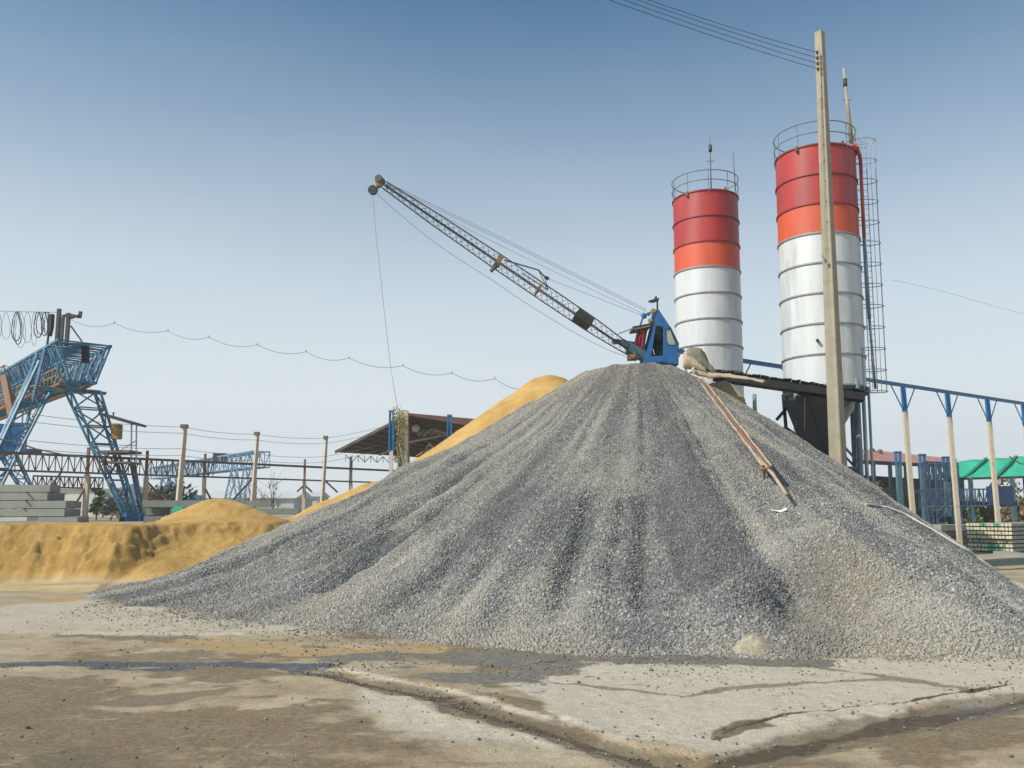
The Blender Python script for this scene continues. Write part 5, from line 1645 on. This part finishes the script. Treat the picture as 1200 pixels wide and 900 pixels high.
MB().bar(at(445, 533, 66), at(479, 518.5, 63), .14).bar(at(479, 518.5, 63), at(530, 508, 64), .16).bar(at(497, 511, 63.4), at(505, 503, 63.4), .10).bar(at(505, 503, 63.4), at(527, 509, 63.4), .10).build("roof_tie", M["bare_steel"], sd)
MB().lace(at(492, 513, 64), at(520, 510, 64), at(488, 504, 64), at(510, 502, 64), 6, .07).build("tie_lacing", M["bare_steel"], sd)
MB().ball(at(487, 501.5, 63), .32).build("shed_lamp", M["white_paint"], sd)
for px, ty, D in ((411, 535, 68), (474, 530, 72), (520, 520, 70)):
    p = at(px, ty, D); MB().bar((p.x, D, TERR - 2.0), p, .16).build("shed_post", M["teal_steel"], sd)
MB().lace(at(405, 533, 67), at(470, 536, 70), at(405, 541, 67), at(470, 543, 70), 9, .05).build("eave_lacing", M["bare_steel"], sd)
MB().bar(at(478, 487, 60.3), at(479, 545, 60.3), .14).build("shed_post", M["roof_under"], sd)
mach = thing("covered_machine", "dark brown humped machine under the tilted shed roof behind the sand", "machine", at(505, 530, 62))
MB().plate([at(x, y, 61.5) for x, y in ((495, 540), (499, 524), (505, 521), (508, 524), (512, 519), (522, 513), (530, 512), (530, 540))], (0, 1.6, 0)).build("cover", M["roof_under"], mach)
MB().poly([at(488, 535, 61), at(496, 530, 61), (at(503, 521, 61)), at(513, 528, 61)], .09, 6).build("hose_arm", M["rust"], mach)

for i, (px, ty, by_, D, wy) in enumerate(((459, 482, 528, 56.0, 546), (527, 487, 512, 60.0, 545))):
    t_ = at(px, ty, D); m_ = at(px - .4, by_, D)
    c = thing("crane_column", ("blue headed crane column beside the mossy post at the tilted shed roof", "blue headed crane column rising from behind the sand slope at the shed roof")[i], "column", (t_.x, D, 0))
    wd = .10
    for s in (-.13, .13):
        MB().bar((m_.x + s, D, m_.z), (t_.x + s * .8, D, t_.z), wd, .36, (0, 1, 0)).build("head_cheek", M["blue"], c)
    MB().bar((t_.x - .17, D, t_.z), (t_.x + .17, D, t_.z), .4, .12).build("cap", M["blue"], c)
    zm = t_.z - (t_.z - m_.z) * .28
    MB().bar((t_.x - .13, D, zm), (t_.x + .13, D, zm), .3, .10).build("cross_tie", M["blue"], c)
    MB().box((t_.x - .02, D + .02, (zm + m_.z) / 2 - .1), (.20, .1, (zm - m_.z) * .95)).build("web_plate", M["blue"], c)
    MB().bar((m_.x, D, 1.0), (m_.x, D, m_.z), .24, .24, (0, 1, 0)).build("shaft", M["white_paint"], c)

# ------------------------------------------------------------------ plants
def leaves(b, c, rad, n, s, rg, squash=1.0, hollow=.35):
    for _ in range(n):
        while True:
            v = Vector((rg.uniform(-1, 1), rg.uniform(-1, 1), rg.uniform(-1, 1)))
            if hollow < v.length < 1: break
        p = Vector(c) + Vector((v.x * rad, v.y * rad, v.z * rad * squash))
        a = Vector((rg.gauss(0, 1), rg.gauss(0, 1), rg.gauss(0, 1))).normalized(); t_ = a.orthogonal().normalized()
        w = a.cross(t_)
        q = s * rg.uniform(.6, 1.4)
        b.add([p - t_ * q, p - w * q * .45, p + t_ * q, p + w * q * .45], [(0, 1, 2, 3)])
    return b


def plant(name, label, cat, base, h, w, mm, seed, clumps=9, dens_=70, leaf=.16, trunk=.10, bare=0, group=None):
    rg = random.Random(seed)
    base = Vector(base)
    t = thing(name, label, cat, base, group)
    b = MB()
    topz = base + Vector((rg.uniform(-.1, .1) * w, 0, h * .62))
    b.poly([base, base.lerp(topz, .5) + Vector((rg.uniform(-.06, .06) * w, 0, 0)), topz], [trunk, trunk * .75, trunk * .4], 6)
    cl = []
    for i in range(clumps):
        a = 2 * math.pi * (i + rg.random()) / clumps; rr = w * .5 * rg.uniform(.25, .8)
        cl.append(base + Vector((math.cos(a) * rr, math.sin(a) * rr, h * rg.uniform(.28, .9))))
    for c in cl:
        st_ = base.lerp(topz, rg.uniform(.35, .95))
        b.poly([st_, st_.lerp(c, .6) + Vector((0, 0, .08 * h)), c], [trunk * .4, trunk * .25, trunk * .1], 5)
        if bare:
            for _ in range(bare):
                e_ = c + Vector((rg.uniform(-.3, .3) * w, rg.uniform(-.3, .3) * w, rg.uniform(0.02, .3) * h)); b.poly([st_.lerp(c, .7), e_], [trunk * .18, trunk * .06], 4)
    b.build("trunk", M["bark"], t)
    if not bare:
        b = MB()
        for c in cl: leaves(b, c, w * rg.uniform(.18, .30), dens_, leaf, rg, rg.uniform(.7, 1.0))
        b.build("crown", M[mm], t)
    return t


def on(px, py, D, z):
    p = at(px, py, D)
    return (p.x, D, z)
plant("young_tree", "slender bright green young tree standing behind the gantry leg", "tree", on(113, 600, 60, TERR), 2.5, .95, "leaf_green", 1, 10, 60, .13, .06)
plant("dusty_bush", "pale dusty grey bush growing behind the blue gantry leg", "bush", on(130, 600, 64, TERR), 1.9, 2.3, "leaf_grey", 2, 12, 90, .13, .06)
plant("low_bush", "low olive bush at the foot of the blue gantry leg", "bush", on(147, 603, 60, TERR), .9, 1.6, "leaf_olive", 3, 8, 60, .12, .05)
plant("dark_tree", "dark rounded tree beyond the thick power pole and trestle", "tree", on(194, 600, 90, TERR - .5), 4.0, 5.2, "leaf_dark", 4, 16, 120, .26, .16)
plant("brown_tree", "brown leafed bush beside the dark rounded tree behind the trestle", "tree", on(174, 600, 84, TERR - .3), 2.9, 2.6, "leaf_brown", 5, 10, 80, .2, .1)
plant("bare_tree", "leafless tree with thin branches beyond the cream power pole", "tree", on(317, 600, 100, TERR - .5), 5.6, 5.0, "leaf_dark", 6, 9, 0, .2, .13, 6)
plant("bare_tree", "smaller leafless tree near the pale sheet building behind the trestle", "tree", on(292, 600, 108, TERR - .5), 4.6, 3.6, "leaf_dark", 7, 7, 0, .2, .10, 6)
plant("green_bush", "bright green bush under the green canopy beside a cream post", "bush", on(1150, 600, 82, 0), 3.9, 3.4, "leaf_green", 8, 11, 110, .22, .1)
plant("brown_bush", "reddish brown bush just behind the last cream post", "bush", on(1172, 600, 80, 0), 3.2, 3.0, "leaf_brown", 9, 10, 110, .2, .1)
plant("autumn_tree", "large brown and ochre tree beyond the green canopy", "tree", on(1206, 600, 100, 0), 6.4, 7.0, "leaf_brown", 10, 15, 130, .32, .16)
plant("yellow_green_tree", "yellow green tree growing behind the open red roofed shed posts", "tree", on(1036, 600, 88, 0), 5.2, 4.6, "leaf_yellow", 11, 12, 110, .24, .14)
plant("scrub_bush", "ochre scrub bush beside the low beam stack and second cream post", "bush", on(1104, 600, 63, 0), 1.9, 1.3, "leaf_brown", 12, 8, 70, .14, .05)
plant("dark_green_bush", "dark green bush in the shade behind the blue lattice gantry", "bush", on(1122, 600, 86, 0), 3.6, 5.0, "leaf_dark", 13, 12, 120, .24, .1)
# vine covered post beside the middle shed
t_ = at(474, 481, 53)
vp = thing("mossy_post", "concrete post overgrown with yellow green creeper beside the tilted shed roof", "post", (t_.x, 53, 1.0))
MB().bar((t_.x, 53, 1.0), t_, .46, .46, (0, 1, 0)).build("shaft", M["post_concrete"], vp)
rg = random.Random(9); b = MB()
for i in range(20):
    z = 3.2 + (t_.z - 3.3) * i / 19
    leaves(b, (t_.x - .28 + rg.uniform(-.12, .22), 52.72, z), .26 if i < 14 else .42, 80, .075, rg, 1.0, 0)
leaves(b, (t_.x - .35, 52.8, t_.z - .75), .5, 90, .08, rg, .7, 0)
b.build("creeper", M["leaf_yellow"], vp)

# ------------------------------------------------------------------ far buildings and far gantry
def barn(name, label, px0, px1, top_y, D, depth, wall, roofm, rise=.8):
    a = at(px0, 600, D); c_ = at(px1, 600, D); zt = at(0, top_y, D).z
    r = thing(name, label, "building", ((a.x + c_.x) / 2, D, 0))
    MB().box(((a.x + c_.x) / 2, D + depth / 2, zt / 2), (c_.x - a.x, depth, zt)).build("wall", wall, r)
    x0, x1 = a.x - .4, c_.x + .4
    MB().plate([(x0, D - .5, zt + .01), (x0, D + depth / 2, zt + rise), (x0, D + depth + .5, zt + .01)], (x1 - x0, 0, 0)).build("roof", roofm, r)
    n = max(2, int((c_.x - a.x) / 5))
    for k in range(n):
        x = a.x + (c_.x - a.x) * (k + .5) / n
        MB().box((x, D - .02, zt * .42), (1.6, .10, zt * .55)).build("door" if k % 2 else "window", M["grey_wall"] if wall is not M["grey_wall"] else M["pale_wall"], r)
    return r
barn("pale_warehouse", "long pale cream warehouse far behind the left trestle", 28, 132, 573, 150, 14, M["pale_wall"], M["white_paint"], 1.2)
barn("sheet_warehouse", "low pale grey sheet warehouse beyond the leafless trees", 236, 344, 584, 150, 14, M["grey_wall"], M["white_paint"], 1.4)
barn("white_house", "small white house beyond the end of the trestle", 344, 372, 582, 170, 10, M["white_paint"], M["grey_wall"], 1.0)

fg = thing("far_gantry", "distant faded blue lattice gantry crane seen through the trestle", "gantry crane", at(250, 600, 118))
D = 112
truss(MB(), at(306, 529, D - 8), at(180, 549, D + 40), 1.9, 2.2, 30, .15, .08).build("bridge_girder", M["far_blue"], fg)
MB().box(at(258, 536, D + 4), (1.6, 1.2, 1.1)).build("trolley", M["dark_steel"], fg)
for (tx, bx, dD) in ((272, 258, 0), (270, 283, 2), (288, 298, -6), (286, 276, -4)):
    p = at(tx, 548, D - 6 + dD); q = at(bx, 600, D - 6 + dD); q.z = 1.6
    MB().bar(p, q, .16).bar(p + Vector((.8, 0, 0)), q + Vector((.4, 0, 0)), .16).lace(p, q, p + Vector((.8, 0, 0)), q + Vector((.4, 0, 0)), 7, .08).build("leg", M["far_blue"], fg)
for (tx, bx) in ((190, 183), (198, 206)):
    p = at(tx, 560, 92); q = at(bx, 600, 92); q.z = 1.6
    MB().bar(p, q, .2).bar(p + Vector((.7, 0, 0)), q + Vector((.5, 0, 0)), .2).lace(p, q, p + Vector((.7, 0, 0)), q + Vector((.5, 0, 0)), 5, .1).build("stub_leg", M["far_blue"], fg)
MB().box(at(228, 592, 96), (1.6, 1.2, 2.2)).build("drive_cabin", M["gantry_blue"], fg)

# far-off wood on the horizon
b = MB(); rg = random.Random(21)
for i in range(230):
    x = -330 + 760 * i / 229 + rg.uniform(-2, 2)
    h = rg.uniform(2.2, 4.6)
    leaves(b, (x, 330 + rg.uniform(-8, 8), h * .55), rg.uniform(2.2, 3.6), 36, .8, rg, .8, 0)
tag(b.build("far_woods", M["leaf_dark"]), kind="stuff")

# thin wire in the right-hand sky
tag(MB().poly([at(1046, 328, 60), at(1100, 340, 62), at(1170, 360, 64), at(1290, 392, 68)], .010, 4).build("service_wire", M["wire"]), "faint thin wire crossing the sky beside the caged silo ladder", "overhead wire")

# ------------------------------------------------------------------ dusty air
hz = MB().box((60, 190, 19.0), (760, 440, 42.0)).build("haze", bpy.data.materials.new("haze_air"))
tag(hz, kind="stuff")
hm = hz.data.materials[0]; hm.use_nodes = True
nt_ = hm.node_tree
for nn_ in list(nt_.nodes):
    if nn_.type == "BSDF_PRINCIPLED": nt_.nodes.remove(nn_)
pv = nt_.nodes.new("ShaderNodeVolumePrincipled")
pv.inputs["Color"].default_value = (0.86, 0.91, 0.95, 1); pv.inputs["Density"].default_value = 0.0008; pv.inputs["Anisotropy"].default_value = 0.3
nt_.links.new(pv.outputs[0], nt_.nodes["Material Output"].inputs["Volume"])
